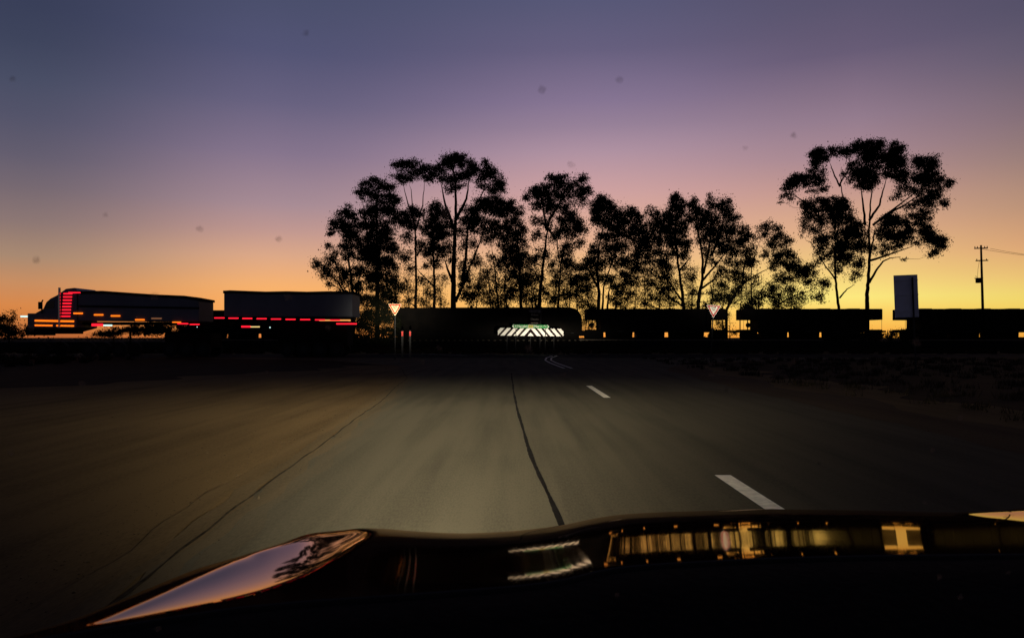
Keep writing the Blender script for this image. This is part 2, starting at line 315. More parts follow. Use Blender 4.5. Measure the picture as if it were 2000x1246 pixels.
def tree(name, label, D, base, trunks, clusters, r0=.32, leaf=.34, cat='tree', twigs=1.0, dens=1.0, cs=1.06, group='trees standing beyond the railway', basez=0):
    s = D/F
    bpos = P(base, HZ, D); bpos.z = basez
    root = empty(name, bpos); tag(root, label, cat, group)
    loc = lambda px, py, dy=0: P(px, py, D)-bpos+Vector((0, dy, 0))
    tr = MB(); nodes = []
    for ti, t in enumerate(trunks):
        pts = []; 
        for i in range(len(t)-1):
            for k in range(5):
                f = k/5; pts.append((t[i][0]*(1-f)+t[i+1][0]*f+random.uniform(-.7,.7), t[i][1]*(1-f)+t[i+1][1]*f))
        pts.append(t[-1]); n_ = len(pts)
        dys = 0 if ti == 0 else random.uniform(-1.5, 1.5)
        if ti == 0: P3 = [loc(*p) for p in pts]
        else: P3 = [loc(p[0], p[1], dys*i/n_) for i, p in enumerate(pts)]
        if t[0][1] > 598: P3.insert(0, Vector((P3[0].x, 0, 0)))
        rr = r0*(1 if ti == 0 else .6)
        rad = [rr*(1-.8*i/(len(P3)-1)) for i in range(len(P3))]
        tr.tube(P3, rad, 7)
        nodes += [(p, q) for p, q in zip(P3, rad)]
    leaves = []; sc_pts = []
    for c in sorted(clusters, key=lambda c: -c[1]):
        cx, cy, a, b = c[:4]; a *= cs; b *= cs; dn = c[4] if len(c) > 4 else 1.0
        rx, rz = a*s, b*s; ry = min(rx, 2.2)*1.0; ctr = loc(cx, cy, random.uniform(-1, 1)*min(2.5, 1.2*max(rx, rz)+.5))
        # limb from the nearest lower skeleton node
        best = min(nodes, key=lambda q: (q[0]-ctr).length + max(0, q[0].z-ctr.z+.25*abs(q[0].x-ctr.x))*3)
        a0 = best[0]; mid = (a0*.5+ctr*.5)+Vector((random.uniform(-.1,.1)*rx, 0, -.10*(ctr-a0).length)); r1 = max(.03, min(best[1]*.7, .022*(ctr-a0).length+.04))
        lp = [a0, a0*.7+mid*.3+Vector((0,0,-.01)), mid, mid*.45+ctr*.55+Vector((random.uniform(-.2,.2),0,0)), ctr]
        lr = [r1, r1*.85, r1*.7, r1*.5, r1*.3]; tr.tube(lp, lr, 5); nodes += [(lp[2], lr[2]), (lp[3], lr[3]), (ctr, lr[4])]
        area = math.pi*a*b; K = max(5, int(area/36)); nl = int(area*.62*dn*dens*LEAFK)
        # sub-clumps: biased to the rim so that the cluster has an uneven outline and gaps
        q = rng.normal(0, 1, (K, 3)); q /= np.linalg.norm(q, axis=1)[:,None]; q *= (rng.uniform(.1, 1, K)**.55)[:,None]
        sub = np.array(ctr)+q*np.array([rx, ry, rz])
        for k in range(0, K, max(1, int(2/twigs))):
            e = Vector(sub[k]); m2 = ctr*.5+e*.5+Vector((0,0,-.12*rz)); tr.tube([ctr*.85+a0*.15, m2, e], [.045, .03, .012], 3)
        wgt = rng.uniform(.3, 1.7, K); idx = rng.choice(K, nl, p=wgt/wgt.sum())
        sg = min(3.6, .25*min(a, b)+1.0)*s
        sc_pts.append((ctr, min(rx, rz), dn))
        leaves.append(sub[idx]+rng.normal(0, 1, (nl, 3))*np.array([sg*1.15, sg, sg*.85])*np.where(rng.uniform(0,1,(nl,1)) < .12, 1.6, .93))
    for i_, (c1, q1, d1) in enumerate(sc_pts):                              # thin foliage bridging neighbouring clusters
        for c2, q2, d2 in sc_pts[i_+1:]:
            if (c1-c2).length < (q1+q2)*1.9:
                for _ in range(4):
                    m_ = c1.lerp(c2, random.uniform(.3,.7))+Vector((random.uniform(-.6,.6), random.uniform(-.8,.8), random.uniform(-.6,.5)))
                    k_ = int(20*(.35+.65*min(d1, d2))*LEAFK/3); leaves.append(np.array(m_)+rng.normal(0, 1, (k_, 3))*np.array([.42,.42,.40]))
    tr.obj('trunk', M['bark'], root)
    leafmesh('crown', np.vstack(leaves), leaf, root)
    return root
T = tree
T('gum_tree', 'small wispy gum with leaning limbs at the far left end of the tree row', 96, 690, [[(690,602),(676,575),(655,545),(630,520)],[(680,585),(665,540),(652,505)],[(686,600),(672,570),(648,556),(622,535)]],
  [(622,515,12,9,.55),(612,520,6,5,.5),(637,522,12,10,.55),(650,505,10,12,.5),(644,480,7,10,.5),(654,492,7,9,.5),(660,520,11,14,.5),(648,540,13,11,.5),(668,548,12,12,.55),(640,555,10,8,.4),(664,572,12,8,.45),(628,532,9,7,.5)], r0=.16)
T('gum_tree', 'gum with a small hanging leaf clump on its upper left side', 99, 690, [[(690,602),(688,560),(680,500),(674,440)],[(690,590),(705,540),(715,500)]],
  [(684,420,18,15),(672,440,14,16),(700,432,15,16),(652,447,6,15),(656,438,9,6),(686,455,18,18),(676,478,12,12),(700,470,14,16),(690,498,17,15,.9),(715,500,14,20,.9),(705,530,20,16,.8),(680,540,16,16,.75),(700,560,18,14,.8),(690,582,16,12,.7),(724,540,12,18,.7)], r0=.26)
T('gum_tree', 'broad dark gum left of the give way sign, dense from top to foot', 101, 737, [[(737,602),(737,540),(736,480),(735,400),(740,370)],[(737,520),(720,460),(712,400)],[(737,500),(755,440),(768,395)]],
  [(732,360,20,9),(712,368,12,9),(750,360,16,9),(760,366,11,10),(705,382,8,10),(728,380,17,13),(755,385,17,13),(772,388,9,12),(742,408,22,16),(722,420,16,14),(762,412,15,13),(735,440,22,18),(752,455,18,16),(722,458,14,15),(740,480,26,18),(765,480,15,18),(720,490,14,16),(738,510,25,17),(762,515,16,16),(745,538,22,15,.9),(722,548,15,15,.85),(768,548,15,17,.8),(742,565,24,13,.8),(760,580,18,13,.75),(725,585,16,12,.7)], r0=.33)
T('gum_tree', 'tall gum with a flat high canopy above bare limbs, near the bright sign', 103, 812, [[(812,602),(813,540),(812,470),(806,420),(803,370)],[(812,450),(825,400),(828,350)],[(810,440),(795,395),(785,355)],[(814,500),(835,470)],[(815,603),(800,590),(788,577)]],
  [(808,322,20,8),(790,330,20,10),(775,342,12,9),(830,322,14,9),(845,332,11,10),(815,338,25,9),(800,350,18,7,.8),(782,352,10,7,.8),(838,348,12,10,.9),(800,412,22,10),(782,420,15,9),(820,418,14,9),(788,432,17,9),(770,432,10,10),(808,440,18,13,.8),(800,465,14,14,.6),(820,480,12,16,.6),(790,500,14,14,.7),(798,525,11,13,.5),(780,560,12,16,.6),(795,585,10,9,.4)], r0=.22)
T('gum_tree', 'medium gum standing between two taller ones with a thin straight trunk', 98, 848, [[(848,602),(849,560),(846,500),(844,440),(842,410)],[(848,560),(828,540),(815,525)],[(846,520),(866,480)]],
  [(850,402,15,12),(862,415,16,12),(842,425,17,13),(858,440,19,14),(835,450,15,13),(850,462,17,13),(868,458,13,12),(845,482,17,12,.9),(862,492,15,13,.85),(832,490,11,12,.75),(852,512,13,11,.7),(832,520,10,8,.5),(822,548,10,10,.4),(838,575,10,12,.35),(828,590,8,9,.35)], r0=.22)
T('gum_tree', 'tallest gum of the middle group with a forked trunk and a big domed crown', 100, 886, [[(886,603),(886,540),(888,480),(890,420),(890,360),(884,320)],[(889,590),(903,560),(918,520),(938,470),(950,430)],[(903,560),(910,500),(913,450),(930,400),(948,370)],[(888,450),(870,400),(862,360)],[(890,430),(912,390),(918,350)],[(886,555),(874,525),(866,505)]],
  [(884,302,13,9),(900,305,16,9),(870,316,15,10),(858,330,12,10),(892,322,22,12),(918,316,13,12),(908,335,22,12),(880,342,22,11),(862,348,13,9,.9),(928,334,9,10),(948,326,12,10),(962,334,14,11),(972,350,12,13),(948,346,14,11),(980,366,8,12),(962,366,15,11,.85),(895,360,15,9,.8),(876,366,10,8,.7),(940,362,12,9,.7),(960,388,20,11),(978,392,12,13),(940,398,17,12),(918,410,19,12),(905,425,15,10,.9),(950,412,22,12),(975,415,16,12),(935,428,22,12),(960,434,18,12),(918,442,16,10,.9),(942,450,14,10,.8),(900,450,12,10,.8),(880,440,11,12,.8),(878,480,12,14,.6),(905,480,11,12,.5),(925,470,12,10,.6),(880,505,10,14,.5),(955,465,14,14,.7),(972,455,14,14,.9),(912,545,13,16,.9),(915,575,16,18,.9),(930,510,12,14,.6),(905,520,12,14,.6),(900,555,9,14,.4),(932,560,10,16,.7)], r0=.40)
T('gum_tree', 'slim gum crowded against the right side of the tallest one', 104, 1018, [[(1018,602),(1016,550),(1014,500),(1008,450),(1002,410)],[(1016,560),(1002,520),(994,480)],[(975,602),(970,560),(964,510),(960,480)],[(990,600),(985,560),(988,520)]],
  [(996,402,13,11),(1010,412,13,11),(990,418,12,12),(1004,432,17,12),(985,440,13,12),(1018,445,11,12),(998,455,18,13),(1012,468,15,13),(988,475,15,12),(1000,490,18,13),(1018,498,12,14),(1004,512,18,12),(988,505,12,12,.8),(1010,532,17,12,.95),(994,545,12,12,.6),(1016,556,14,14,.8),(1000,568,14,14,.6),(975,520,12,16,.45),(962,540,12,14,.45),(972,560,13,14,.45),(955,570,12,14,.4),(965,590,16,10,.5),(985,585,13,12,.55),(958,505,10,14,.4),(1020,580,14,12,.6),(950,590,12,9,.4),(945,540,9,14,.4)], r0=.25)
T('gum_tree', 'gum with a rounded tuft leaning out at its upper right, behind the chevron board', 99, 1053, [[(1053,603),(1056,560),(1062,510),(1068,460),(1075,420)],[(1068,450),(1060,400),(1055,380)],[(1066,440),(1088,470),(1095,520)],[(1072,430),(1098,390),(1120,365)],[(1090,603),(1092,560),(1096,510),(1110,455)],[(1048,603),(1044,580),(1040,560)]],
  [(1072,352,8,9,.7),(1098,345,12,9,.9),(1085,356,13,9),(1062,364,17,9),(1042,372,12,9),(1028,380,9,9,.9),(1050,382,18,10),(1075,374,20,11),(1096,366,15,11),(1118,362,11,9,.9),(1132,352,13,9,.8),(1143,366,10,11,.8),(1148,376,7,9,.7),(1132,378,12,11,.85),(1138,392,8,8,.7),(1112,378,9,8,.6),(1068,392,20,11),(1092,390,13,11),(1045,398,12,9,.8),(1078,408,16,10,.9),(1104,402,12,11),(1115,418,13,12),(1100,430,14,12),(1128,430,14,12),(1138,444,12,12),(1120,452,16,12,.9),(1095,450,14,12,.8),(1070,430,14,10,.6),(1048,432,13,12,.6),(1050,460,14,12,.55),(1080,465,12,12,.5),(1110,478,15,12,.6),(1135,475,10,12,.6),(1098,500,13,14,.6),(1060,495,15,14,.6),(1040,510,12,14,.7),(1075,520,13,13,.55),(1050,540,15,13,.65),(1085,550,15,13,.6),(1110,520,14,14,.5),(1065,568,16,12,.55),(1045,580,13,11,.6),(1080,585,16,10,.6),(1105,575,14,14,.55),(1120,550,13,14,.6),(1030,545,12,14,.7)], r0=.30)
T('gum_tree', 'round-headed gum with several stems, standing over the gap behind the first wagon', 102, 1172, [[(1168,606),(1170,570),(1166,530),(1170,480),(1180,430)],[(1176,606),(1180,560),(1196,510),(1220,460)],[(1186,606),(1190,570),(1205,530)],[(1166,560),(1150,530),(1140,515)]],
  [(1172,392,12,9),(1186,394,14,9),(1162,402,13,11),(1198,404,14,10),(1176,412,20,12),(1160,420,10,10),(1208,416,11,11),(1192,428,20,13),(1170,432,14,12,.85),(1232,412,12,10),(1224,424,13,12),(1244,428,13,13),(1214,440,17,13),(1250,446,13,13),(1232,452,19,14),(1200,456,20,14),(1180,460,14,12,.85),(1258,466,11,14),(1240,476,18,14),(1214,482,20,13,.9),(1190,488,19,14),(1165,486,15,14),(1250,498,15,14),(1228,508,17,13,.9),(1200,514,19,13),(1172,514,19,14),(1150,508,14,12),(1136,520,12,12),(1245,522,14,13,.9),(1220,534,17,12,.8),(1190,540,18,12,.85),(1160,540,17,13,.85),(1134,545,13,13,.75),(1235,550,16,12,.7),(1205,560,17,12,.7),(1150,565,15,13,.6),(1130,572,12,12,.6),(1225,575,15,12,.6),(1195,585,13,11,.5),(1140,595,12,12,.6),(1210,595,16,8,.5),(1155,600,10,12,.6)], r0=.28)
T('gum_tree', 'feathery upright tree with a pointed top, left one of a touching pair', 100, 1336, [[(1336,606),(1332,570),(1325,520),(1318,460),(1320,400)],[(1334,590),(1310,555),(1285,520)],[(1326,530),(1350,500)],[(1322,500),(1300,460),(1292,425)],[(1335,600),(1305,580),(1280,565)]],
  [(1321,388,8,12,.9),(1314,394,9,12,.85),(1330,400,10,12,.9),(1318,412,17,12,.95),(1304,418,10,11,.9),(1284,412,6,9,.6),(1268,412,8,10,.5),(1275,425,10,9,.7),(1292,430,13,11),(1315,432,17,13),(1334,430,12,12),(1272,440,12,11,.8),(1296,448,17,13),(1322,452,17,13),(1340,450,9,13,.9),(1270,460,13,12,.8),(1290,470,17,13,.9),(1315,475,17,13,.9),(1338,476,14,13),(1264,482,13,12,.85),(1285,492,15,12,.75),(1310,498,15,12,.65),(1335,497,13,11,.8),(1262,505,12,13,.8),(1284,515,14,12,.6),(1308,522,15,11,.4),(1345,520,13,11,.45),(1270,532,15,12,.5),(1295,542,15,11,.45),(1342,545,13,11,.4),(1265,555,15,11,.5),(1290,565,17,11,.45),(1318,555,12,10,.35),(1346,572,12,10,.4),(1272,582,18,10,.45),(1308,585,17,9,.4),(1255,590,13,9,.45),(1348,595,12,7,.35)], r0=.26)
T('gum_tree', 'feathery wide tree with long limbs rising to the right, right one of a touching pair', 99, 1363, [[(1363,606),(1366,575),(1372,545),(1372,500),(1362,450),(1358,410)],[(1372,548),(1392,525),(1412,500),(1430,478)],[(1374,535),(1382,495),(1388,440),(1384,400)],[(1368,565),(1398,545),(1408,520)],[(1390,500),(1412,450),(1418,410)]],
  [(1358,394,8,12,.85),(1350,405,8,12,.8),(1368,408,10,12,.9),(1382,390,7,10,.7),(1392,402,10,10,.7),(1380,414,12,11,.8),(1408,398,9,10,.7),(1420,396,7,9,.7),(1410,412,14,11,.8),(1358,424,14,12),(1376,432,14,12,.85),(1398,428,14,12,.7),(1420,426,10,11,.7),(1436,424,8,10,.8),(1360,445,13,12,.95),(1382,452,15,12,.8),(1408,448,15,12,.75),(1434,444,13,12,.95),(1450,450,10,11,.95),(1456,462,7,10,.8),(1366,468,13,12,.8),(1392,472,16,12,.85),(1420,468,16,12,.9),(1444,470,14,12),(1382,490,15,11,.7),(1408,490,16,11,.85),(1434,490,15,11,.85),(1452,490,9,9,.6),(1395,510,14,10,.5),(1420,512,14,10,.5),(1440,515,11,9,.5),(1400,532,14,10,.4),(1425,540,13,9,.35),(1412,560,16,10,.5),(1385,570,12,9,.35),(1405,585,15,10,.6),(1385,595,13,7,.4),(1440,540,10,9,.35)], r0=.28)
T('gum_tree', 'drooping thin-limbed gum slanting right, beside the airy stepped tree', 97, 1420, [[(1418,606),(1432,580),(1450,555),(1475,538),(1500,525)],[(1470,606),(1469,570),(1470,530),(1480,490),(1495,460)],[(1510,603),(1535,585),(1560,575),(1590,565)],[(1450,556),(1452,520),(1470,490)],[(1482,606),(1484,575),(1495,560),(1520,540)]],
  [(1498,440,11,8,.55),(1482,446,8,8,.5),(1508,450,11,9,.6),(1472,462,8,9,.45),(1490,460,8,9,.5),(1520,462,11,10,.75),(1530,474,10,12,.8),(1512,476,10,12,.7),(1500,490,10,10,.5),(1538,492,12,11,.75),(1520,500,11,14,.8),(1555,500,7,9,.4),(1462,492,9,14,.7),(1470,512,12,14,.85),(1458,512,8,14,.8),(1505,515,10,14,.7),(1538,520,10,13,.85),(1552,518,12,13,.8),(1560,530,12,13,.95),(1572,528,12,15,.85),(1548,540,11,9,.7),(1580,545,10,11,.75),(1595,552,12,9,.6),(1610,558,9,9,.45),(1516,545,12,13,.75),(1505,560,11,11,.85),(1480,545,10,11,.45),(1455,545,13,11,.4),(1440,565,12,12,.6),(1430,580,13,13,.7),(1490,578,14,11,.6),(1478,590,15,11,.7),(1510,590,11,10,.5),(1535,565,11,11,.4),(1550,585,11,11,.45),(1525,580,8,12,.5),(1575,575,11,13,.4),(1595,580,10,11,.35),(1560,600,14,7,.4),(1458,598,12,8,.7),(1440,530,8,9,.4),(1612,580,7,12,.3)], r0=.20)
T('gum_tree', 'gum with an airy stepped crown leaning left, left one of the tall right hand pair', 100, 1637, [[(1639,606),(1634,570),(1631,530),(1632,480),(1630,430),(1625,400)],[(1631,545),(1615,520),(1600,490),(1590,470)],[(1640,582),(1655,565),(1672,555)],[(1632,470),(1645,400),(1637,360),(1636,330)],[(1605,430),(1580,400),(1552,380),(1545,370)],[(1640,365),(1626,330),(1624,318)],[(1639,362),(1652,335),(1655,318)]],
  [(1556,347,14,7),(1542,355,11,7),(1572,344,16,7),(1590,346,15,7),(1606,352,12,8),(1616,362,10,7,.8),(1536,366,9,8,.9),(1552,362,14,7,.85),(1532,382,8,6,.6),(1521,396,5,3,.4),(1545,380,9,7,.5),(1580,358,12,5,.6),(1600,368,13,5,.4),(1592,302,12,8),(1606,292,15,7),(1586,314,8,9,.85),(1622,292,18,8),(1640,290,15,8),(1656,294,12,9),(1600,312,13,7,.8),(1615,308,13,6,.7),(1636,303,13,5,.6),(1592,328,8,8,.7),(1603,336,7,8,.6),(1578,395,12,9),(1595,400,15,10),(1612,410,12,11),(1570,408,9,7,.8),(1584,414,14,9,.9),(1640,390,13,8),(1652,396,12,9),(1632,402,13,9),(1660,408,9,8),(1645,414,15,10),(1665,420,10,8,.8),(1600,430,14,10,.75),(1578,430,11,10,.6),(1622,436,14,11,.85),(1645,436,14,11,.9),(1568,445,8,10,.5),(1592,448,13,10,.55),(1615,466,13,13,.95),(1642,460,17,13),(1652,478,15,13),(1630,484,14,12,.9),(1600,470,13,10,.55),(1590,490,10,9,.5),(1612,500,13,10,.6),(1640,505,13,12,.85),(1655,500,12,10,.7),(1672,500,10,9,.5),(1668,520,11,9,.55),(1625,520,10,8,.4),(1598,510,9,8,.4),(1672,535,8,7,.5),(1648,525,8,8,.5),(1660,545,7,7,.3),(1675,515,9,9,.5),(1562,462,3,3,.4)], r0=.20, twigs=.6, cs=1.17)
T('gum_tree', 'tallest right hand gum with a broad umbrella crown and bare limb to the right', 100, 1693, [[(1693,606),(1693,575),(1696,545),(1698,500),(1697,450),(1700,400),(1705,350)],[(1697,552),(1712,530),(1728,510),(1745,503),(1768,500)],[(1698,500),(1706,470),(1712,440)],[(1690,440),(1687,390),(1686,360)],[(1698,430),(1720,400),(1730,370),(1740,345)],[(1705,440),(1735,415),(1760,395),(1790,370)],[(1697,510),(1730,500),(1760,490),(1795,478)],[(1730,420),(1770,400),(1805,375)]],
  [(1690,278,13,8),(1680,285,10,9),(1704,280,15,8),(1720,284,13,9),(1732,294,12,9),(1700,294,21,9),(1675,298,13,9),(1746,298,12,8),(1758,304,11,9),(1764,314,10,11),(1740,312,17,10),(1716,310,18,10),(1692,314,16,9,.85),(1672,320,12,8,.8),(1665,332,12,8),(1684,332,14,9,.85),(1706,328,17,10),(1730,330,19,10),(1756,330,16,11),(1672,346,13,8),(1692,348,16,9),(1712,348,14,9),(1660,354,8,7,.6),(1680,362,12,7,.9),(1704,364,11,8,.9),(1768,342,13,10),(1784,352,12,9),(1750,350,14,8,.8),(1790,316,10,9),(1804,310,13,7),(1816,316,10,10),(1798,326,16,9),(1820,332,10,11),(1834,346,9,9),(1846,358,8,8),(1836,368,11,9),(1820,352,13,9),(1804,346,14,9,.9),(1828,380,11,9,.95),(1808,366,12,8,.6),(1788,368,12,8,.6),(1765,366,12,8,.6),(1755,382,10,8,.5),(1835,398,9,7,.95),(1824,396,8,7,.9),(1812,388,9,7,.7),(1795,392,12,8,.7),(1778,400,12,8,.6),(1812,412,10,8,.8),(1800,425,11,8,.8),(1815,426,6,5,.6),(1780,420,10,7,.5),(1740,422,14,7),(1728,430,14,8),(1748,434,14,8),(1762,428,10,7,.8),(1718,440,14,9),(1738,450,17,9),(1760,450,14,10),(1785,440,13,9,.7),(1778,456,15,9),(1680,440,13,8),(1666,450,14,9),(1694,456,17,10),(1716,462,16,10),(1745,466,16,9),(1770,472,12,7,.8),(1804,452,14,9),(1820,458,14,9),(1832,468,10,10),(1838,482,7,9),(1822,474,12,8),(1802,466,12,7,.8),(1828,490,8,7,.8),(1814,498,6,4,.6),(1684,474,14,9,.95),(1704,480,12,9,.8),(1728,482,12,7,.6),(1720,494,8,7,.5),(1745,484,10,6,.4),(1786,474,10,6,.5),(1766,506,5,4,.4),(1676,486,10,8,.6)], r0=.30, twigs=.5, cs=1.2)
# saplings filling the space between the big trunks
for px, top, lean in ((770,520,3),(800,540,-4),(832,530,3),(862,540,-3),(930,500,5),(958,520,-3),(985,470,3),(1028,500,2),(1040,480,-4),(1082,500,5),(1112,480,3),(1128,500,-3),(1150,520,-4),(1212,530,4),(1240,520,3),(1262,520,-3),(1288,500,4),(1308,510,-4),(1350,520,3),(1392,530,-3),(1412,520,4),(1446,520,3),(1460,530,-3),(1478,560,-4),(1520,560,4),(1545,560,3)):
    cl = []; y = 600
    while y > top:
        cl.append((px+lean*(600-y)/40+random.uniform(-12,12), y, random.uniform(7,13), random.uniform(6,10), random.uniform(.22,.5))); y -= random.uniform(7,12)
    tree('sapling', 'thin airy sapling filling the space between the big trunks', random.uniform(106,114), px, [[(px,602),(px+lean,(600+top)/2),(px+2*lean,top)]], cl, r0=.09, leaf=.28, cat='sapling', twigs=.5, group='saplings between the big trunks')
# low scrub
def scrub(label, D, base, cl, leaf=.22, group='bushes beside the line'):
    return tree('bush', label, D, base, [[(base,HZ-2),(base+1,min(c[1] for c in cl)+6)]], cl, r0=.08, leaf=leaf, cat='bush', group=group)
scrub('dark bush in front of the leftmost gums, behind the second trailer tail', 74, 725, [(712,592,14,10),(728,586,14,9),(660,664,18,6),(690,665,18,6),(720,666,18,6),(750,666,18,6),(778,664,14,7),(695,655,16,6),(720,657,18,6),(745,657,18,6),(768,655,16,7),(745,592,15,11),(760,600,14,12),(715,612,18,14),(740,618,22,17),(762,622,14,16),(704,632,14,16),(725,640,25,16),(755,645,20,13),(775,628,8,14)])
scrub('ragged bush at the left edge, ahead of the truck', 62, 18, [(8,622,10,7,.7),(22,618,7,10,.5),(18,636,22,10,.8),(45,641,14,7,.7),(4,640,13,12,.9),(30,650,30,9),(-20,632,18,16)])
scrub('low bush under the front trailer of the truck', 60, 255, [(218,648,20,6,.8),(245,645,18,6,.8),(262,648,14,7,.7),(290,642,20,9,.8),(315,646,25,10),(340,650,26,9),(200,652,22,7),(295,636,14,8),(330,640,18,10),(360,642,20,10),(395,645,20,10),(425,648,18,9)])
scrub('leafy scrub showing through the first gap between rail wagons', 92, 1142, [(1138,610,9,8,.5),(1150,620,9,8,.6),(1136,630,9,9,.5),(1158,635,8,9,.7),(1147,646,8,6,.5),(1166,622,7,12,.9),(1130,645,8,8,.7)])
scrub('scrub behind the gap right of the give way sign', 92, 1425, [(1402,628,9,9,.7),(1414,620,8,9,.8),(1412,640,9,8,.9),(1398,644,9,6,.9),(1436,650,10,5,.5),(1424,612,7,7,.5),(1428,648,7,5,.7)])
scrub('round dark bush before the wagon left of the blank panel', 66, 1680, [(1672,648,12,10),(1688,652,14,9),(1658,655,14,8),(1705,655,12,8,.8),(1640,660,16,6)])
scrub('low bush in the opening under the blank panel', 72, 1765, [(1748,654,13,7,.9),(1765,652,11,8),(1782,656,14,7),(1730,660,12,5,.7)])
# long dark far hedge line hugging the horizon
pts = []
for k in range(260):
    x = rng.uniform(-260, 260); h = rng.uniform(.8, 2.2); nn = 90
    pts.append(np.c_[rng.normal(x, 1.6, nn), rng.normal(190, 2, nn), np.abs(rng.normal(0, 1, nn))*h*.35+.1])
hd = leafmesh('distant_scrub', np.vstack(pts), .9, None); tag(hd, 'thin dark line of far scrub along the horizon', 'scrub', kind='stuff')

# ------------------------------------------------------------------ freight train
RT = 1.09
def wagon():
    r = empty('rail_wagon', (0,0,0))
    b = MB(); prof = [(-7.5,3.2),(-7.5,4.32),(-7.4,4.38),(7.4,4.38),(7.5,4.32),(7.5,3.2),(5.95,3.2),(5.95,2.15),(-5.95,2.15),(-5.95,3.2)]
    b.prism(prof, -1.35, 1.35); b.obj('hopper_body', M['wagon'], r, bevel=.03)
    rb = MB()
    for i in range(13): x = -5.88+i*.98; rb.box(x-.05, x+.05, -1.45, -1.352, 2.2, 4.3)
    rb.box(-7.4,7.4,-1.47,-1.36,4.31,4.37); rb.obj('side_rib', M['wagon'], r)
    for i in range(4): x = -4.8+3.2*i; MB().box(x-.6, x+.6, -.6, .6, 4.381, 4.45).obj('roof_hatch', M['wagon'], r)
    u = MB().box(-7.5,7.5,-1.3,1.3,1.85,2.149); u.box(-8.5,-7.5,-.12,.12,1.85,2.05); u.box(7.5,8.5,-.12,.12,1.85,2.05); u.obj('underframe', M['black'], r)
    for c, hw in ((-3.85, 1.45), (-.45, 1.55), (3.5, 1.9)):
        MB().prism([(c-hw,1.849),(c+hw,1.849),(c+hw-.05,1.0),(c-hw+.05,1.0)][::-1], -.4, .4).obj('discharge_chute', M['wagon'], r)
    MB().box(-7.2, 7.2, -.3, .3, .96, 1.34).obj('brake_pipe', M['black'], r)
    for c in (-6.75, 6.75):
        bg_ = MB().prism([(c-.95,1.45),(c-.4,1.25),(c+.4,1.25),(c+.95,1.45),(c+.95,1.7),(c-.95,1.7)], -1.2, -1.05).box(c-.35,c+.35,-1.05,-.2,1.35,1.84).obj('bogie', M['black'], r)
        for w in (-.6, .6):
            MB().disc((c+w, RT+.42), .42, -.85, -.72).obj('wheel', M['black'], bg_)
    for s in (-1, 1):
        for x in (7.45,): MB().tube([(s*x,-1.25,2.15),(s*x,-1.25,3.2)], .018, 5).obj('hand_rail', M['black'], r)
    MB().disc((-7.0, 2.62), .26, -1.38, -1.3).obj('brake_wheel', M['black'], r)
    for x in (-3.9, -.6, 2.7):
        MB().box(x-.28, x+.28, -1.33, -1.301, 1.93, 2.0).obj('reflector', M['post'], r)
    return r
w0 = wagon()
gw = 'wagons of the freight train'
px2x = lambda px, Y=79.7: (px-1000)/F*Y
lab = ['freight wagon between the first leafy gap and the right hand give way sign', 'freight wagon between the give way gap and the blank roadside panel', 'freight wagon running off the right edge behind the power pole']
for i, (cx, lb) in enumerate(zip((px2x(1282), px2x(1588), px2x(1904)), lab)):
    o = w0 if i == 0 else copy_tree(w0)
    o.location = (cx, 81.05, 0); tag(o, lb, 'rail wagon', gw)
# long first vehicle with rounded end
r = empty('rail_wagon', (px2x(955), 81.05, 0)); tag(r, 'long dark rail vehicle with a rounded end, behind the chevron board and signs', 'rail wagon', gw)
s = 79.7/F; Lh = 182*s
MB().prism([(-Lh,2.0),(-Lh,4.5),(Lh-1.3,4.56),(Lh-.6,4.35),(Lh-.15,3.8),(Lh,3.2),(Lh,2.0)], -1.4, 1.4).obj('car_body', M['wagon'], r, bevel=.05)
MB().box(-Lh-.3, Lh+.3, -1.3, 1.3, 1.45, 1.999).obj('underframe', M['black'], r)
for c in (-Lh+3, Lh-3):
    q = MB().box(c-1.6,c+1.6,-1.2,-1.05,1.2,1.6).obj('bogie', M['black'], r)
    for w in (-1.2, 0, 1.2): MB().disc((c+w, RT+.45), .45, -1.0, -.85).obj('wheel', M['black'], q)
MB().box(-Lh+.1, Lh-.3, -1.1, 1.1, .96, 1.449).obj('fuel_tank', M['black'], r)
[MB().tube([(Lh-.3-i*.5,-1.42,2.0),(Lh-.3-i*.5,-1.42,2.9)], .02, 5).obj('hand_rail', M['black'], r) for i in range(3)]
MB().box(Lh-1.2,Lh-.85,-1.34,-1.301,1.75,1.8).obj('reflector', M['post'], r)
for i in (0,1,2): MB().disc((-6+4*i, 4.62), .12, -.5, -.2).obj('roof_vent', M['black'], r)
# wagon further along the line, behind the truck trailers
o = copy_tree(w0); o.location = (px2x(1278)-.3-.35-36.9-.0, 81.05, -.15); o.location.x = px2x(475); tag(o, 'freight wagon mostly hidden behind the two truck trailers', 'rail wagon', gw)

# ------------------------------------------------------------------ road train (truck with two trailers) crossing to the left
TY = 50.0; ts = TY/F
def tx(px): return (px-1000)*ts
def tz(py): return CAMH-(py-HZ)*ts
truck = empty('truck', (tx(400), TY, 0)); tag(truck, 'long truck with two trailers and rows of red and amber marker lamps, driving left', 'truck')
ox = tx(400)
X = lambda px: tx(px)-ox
y0, y1 = 0.0, 2.5
cabp = [(X(64),tz(648)),(X(60),tz(625)),(X(68),tz(612)),(X(84),tz(603)),(X(90),tz(590)),(X(98),tz(583)),(X(110),tz(577)),(X(120),tz(570)),(X(128),tz(564)),(X(146),tz(562)),(X(150),tz(567)),(X(150),tz(640)),(X(120),tz(648))]
cab = MB().prism(cabp, y0, y1).obj('cab', M['cab'], truck, bevel=.05)
MB().prism([(X(88),tz(602)),(X(93),tz(588)),(X(106),tz(588)),(X(106),tz(603))], -.02, -.003).obj('side_window', M['glass'], cab)
MB().tube([(X(84),-.12,tz(612)),(X(84),-.12,tz(590)),(X(86),-.12,tz(586))], .05).obj('mirror_arm', M['black'], cab)
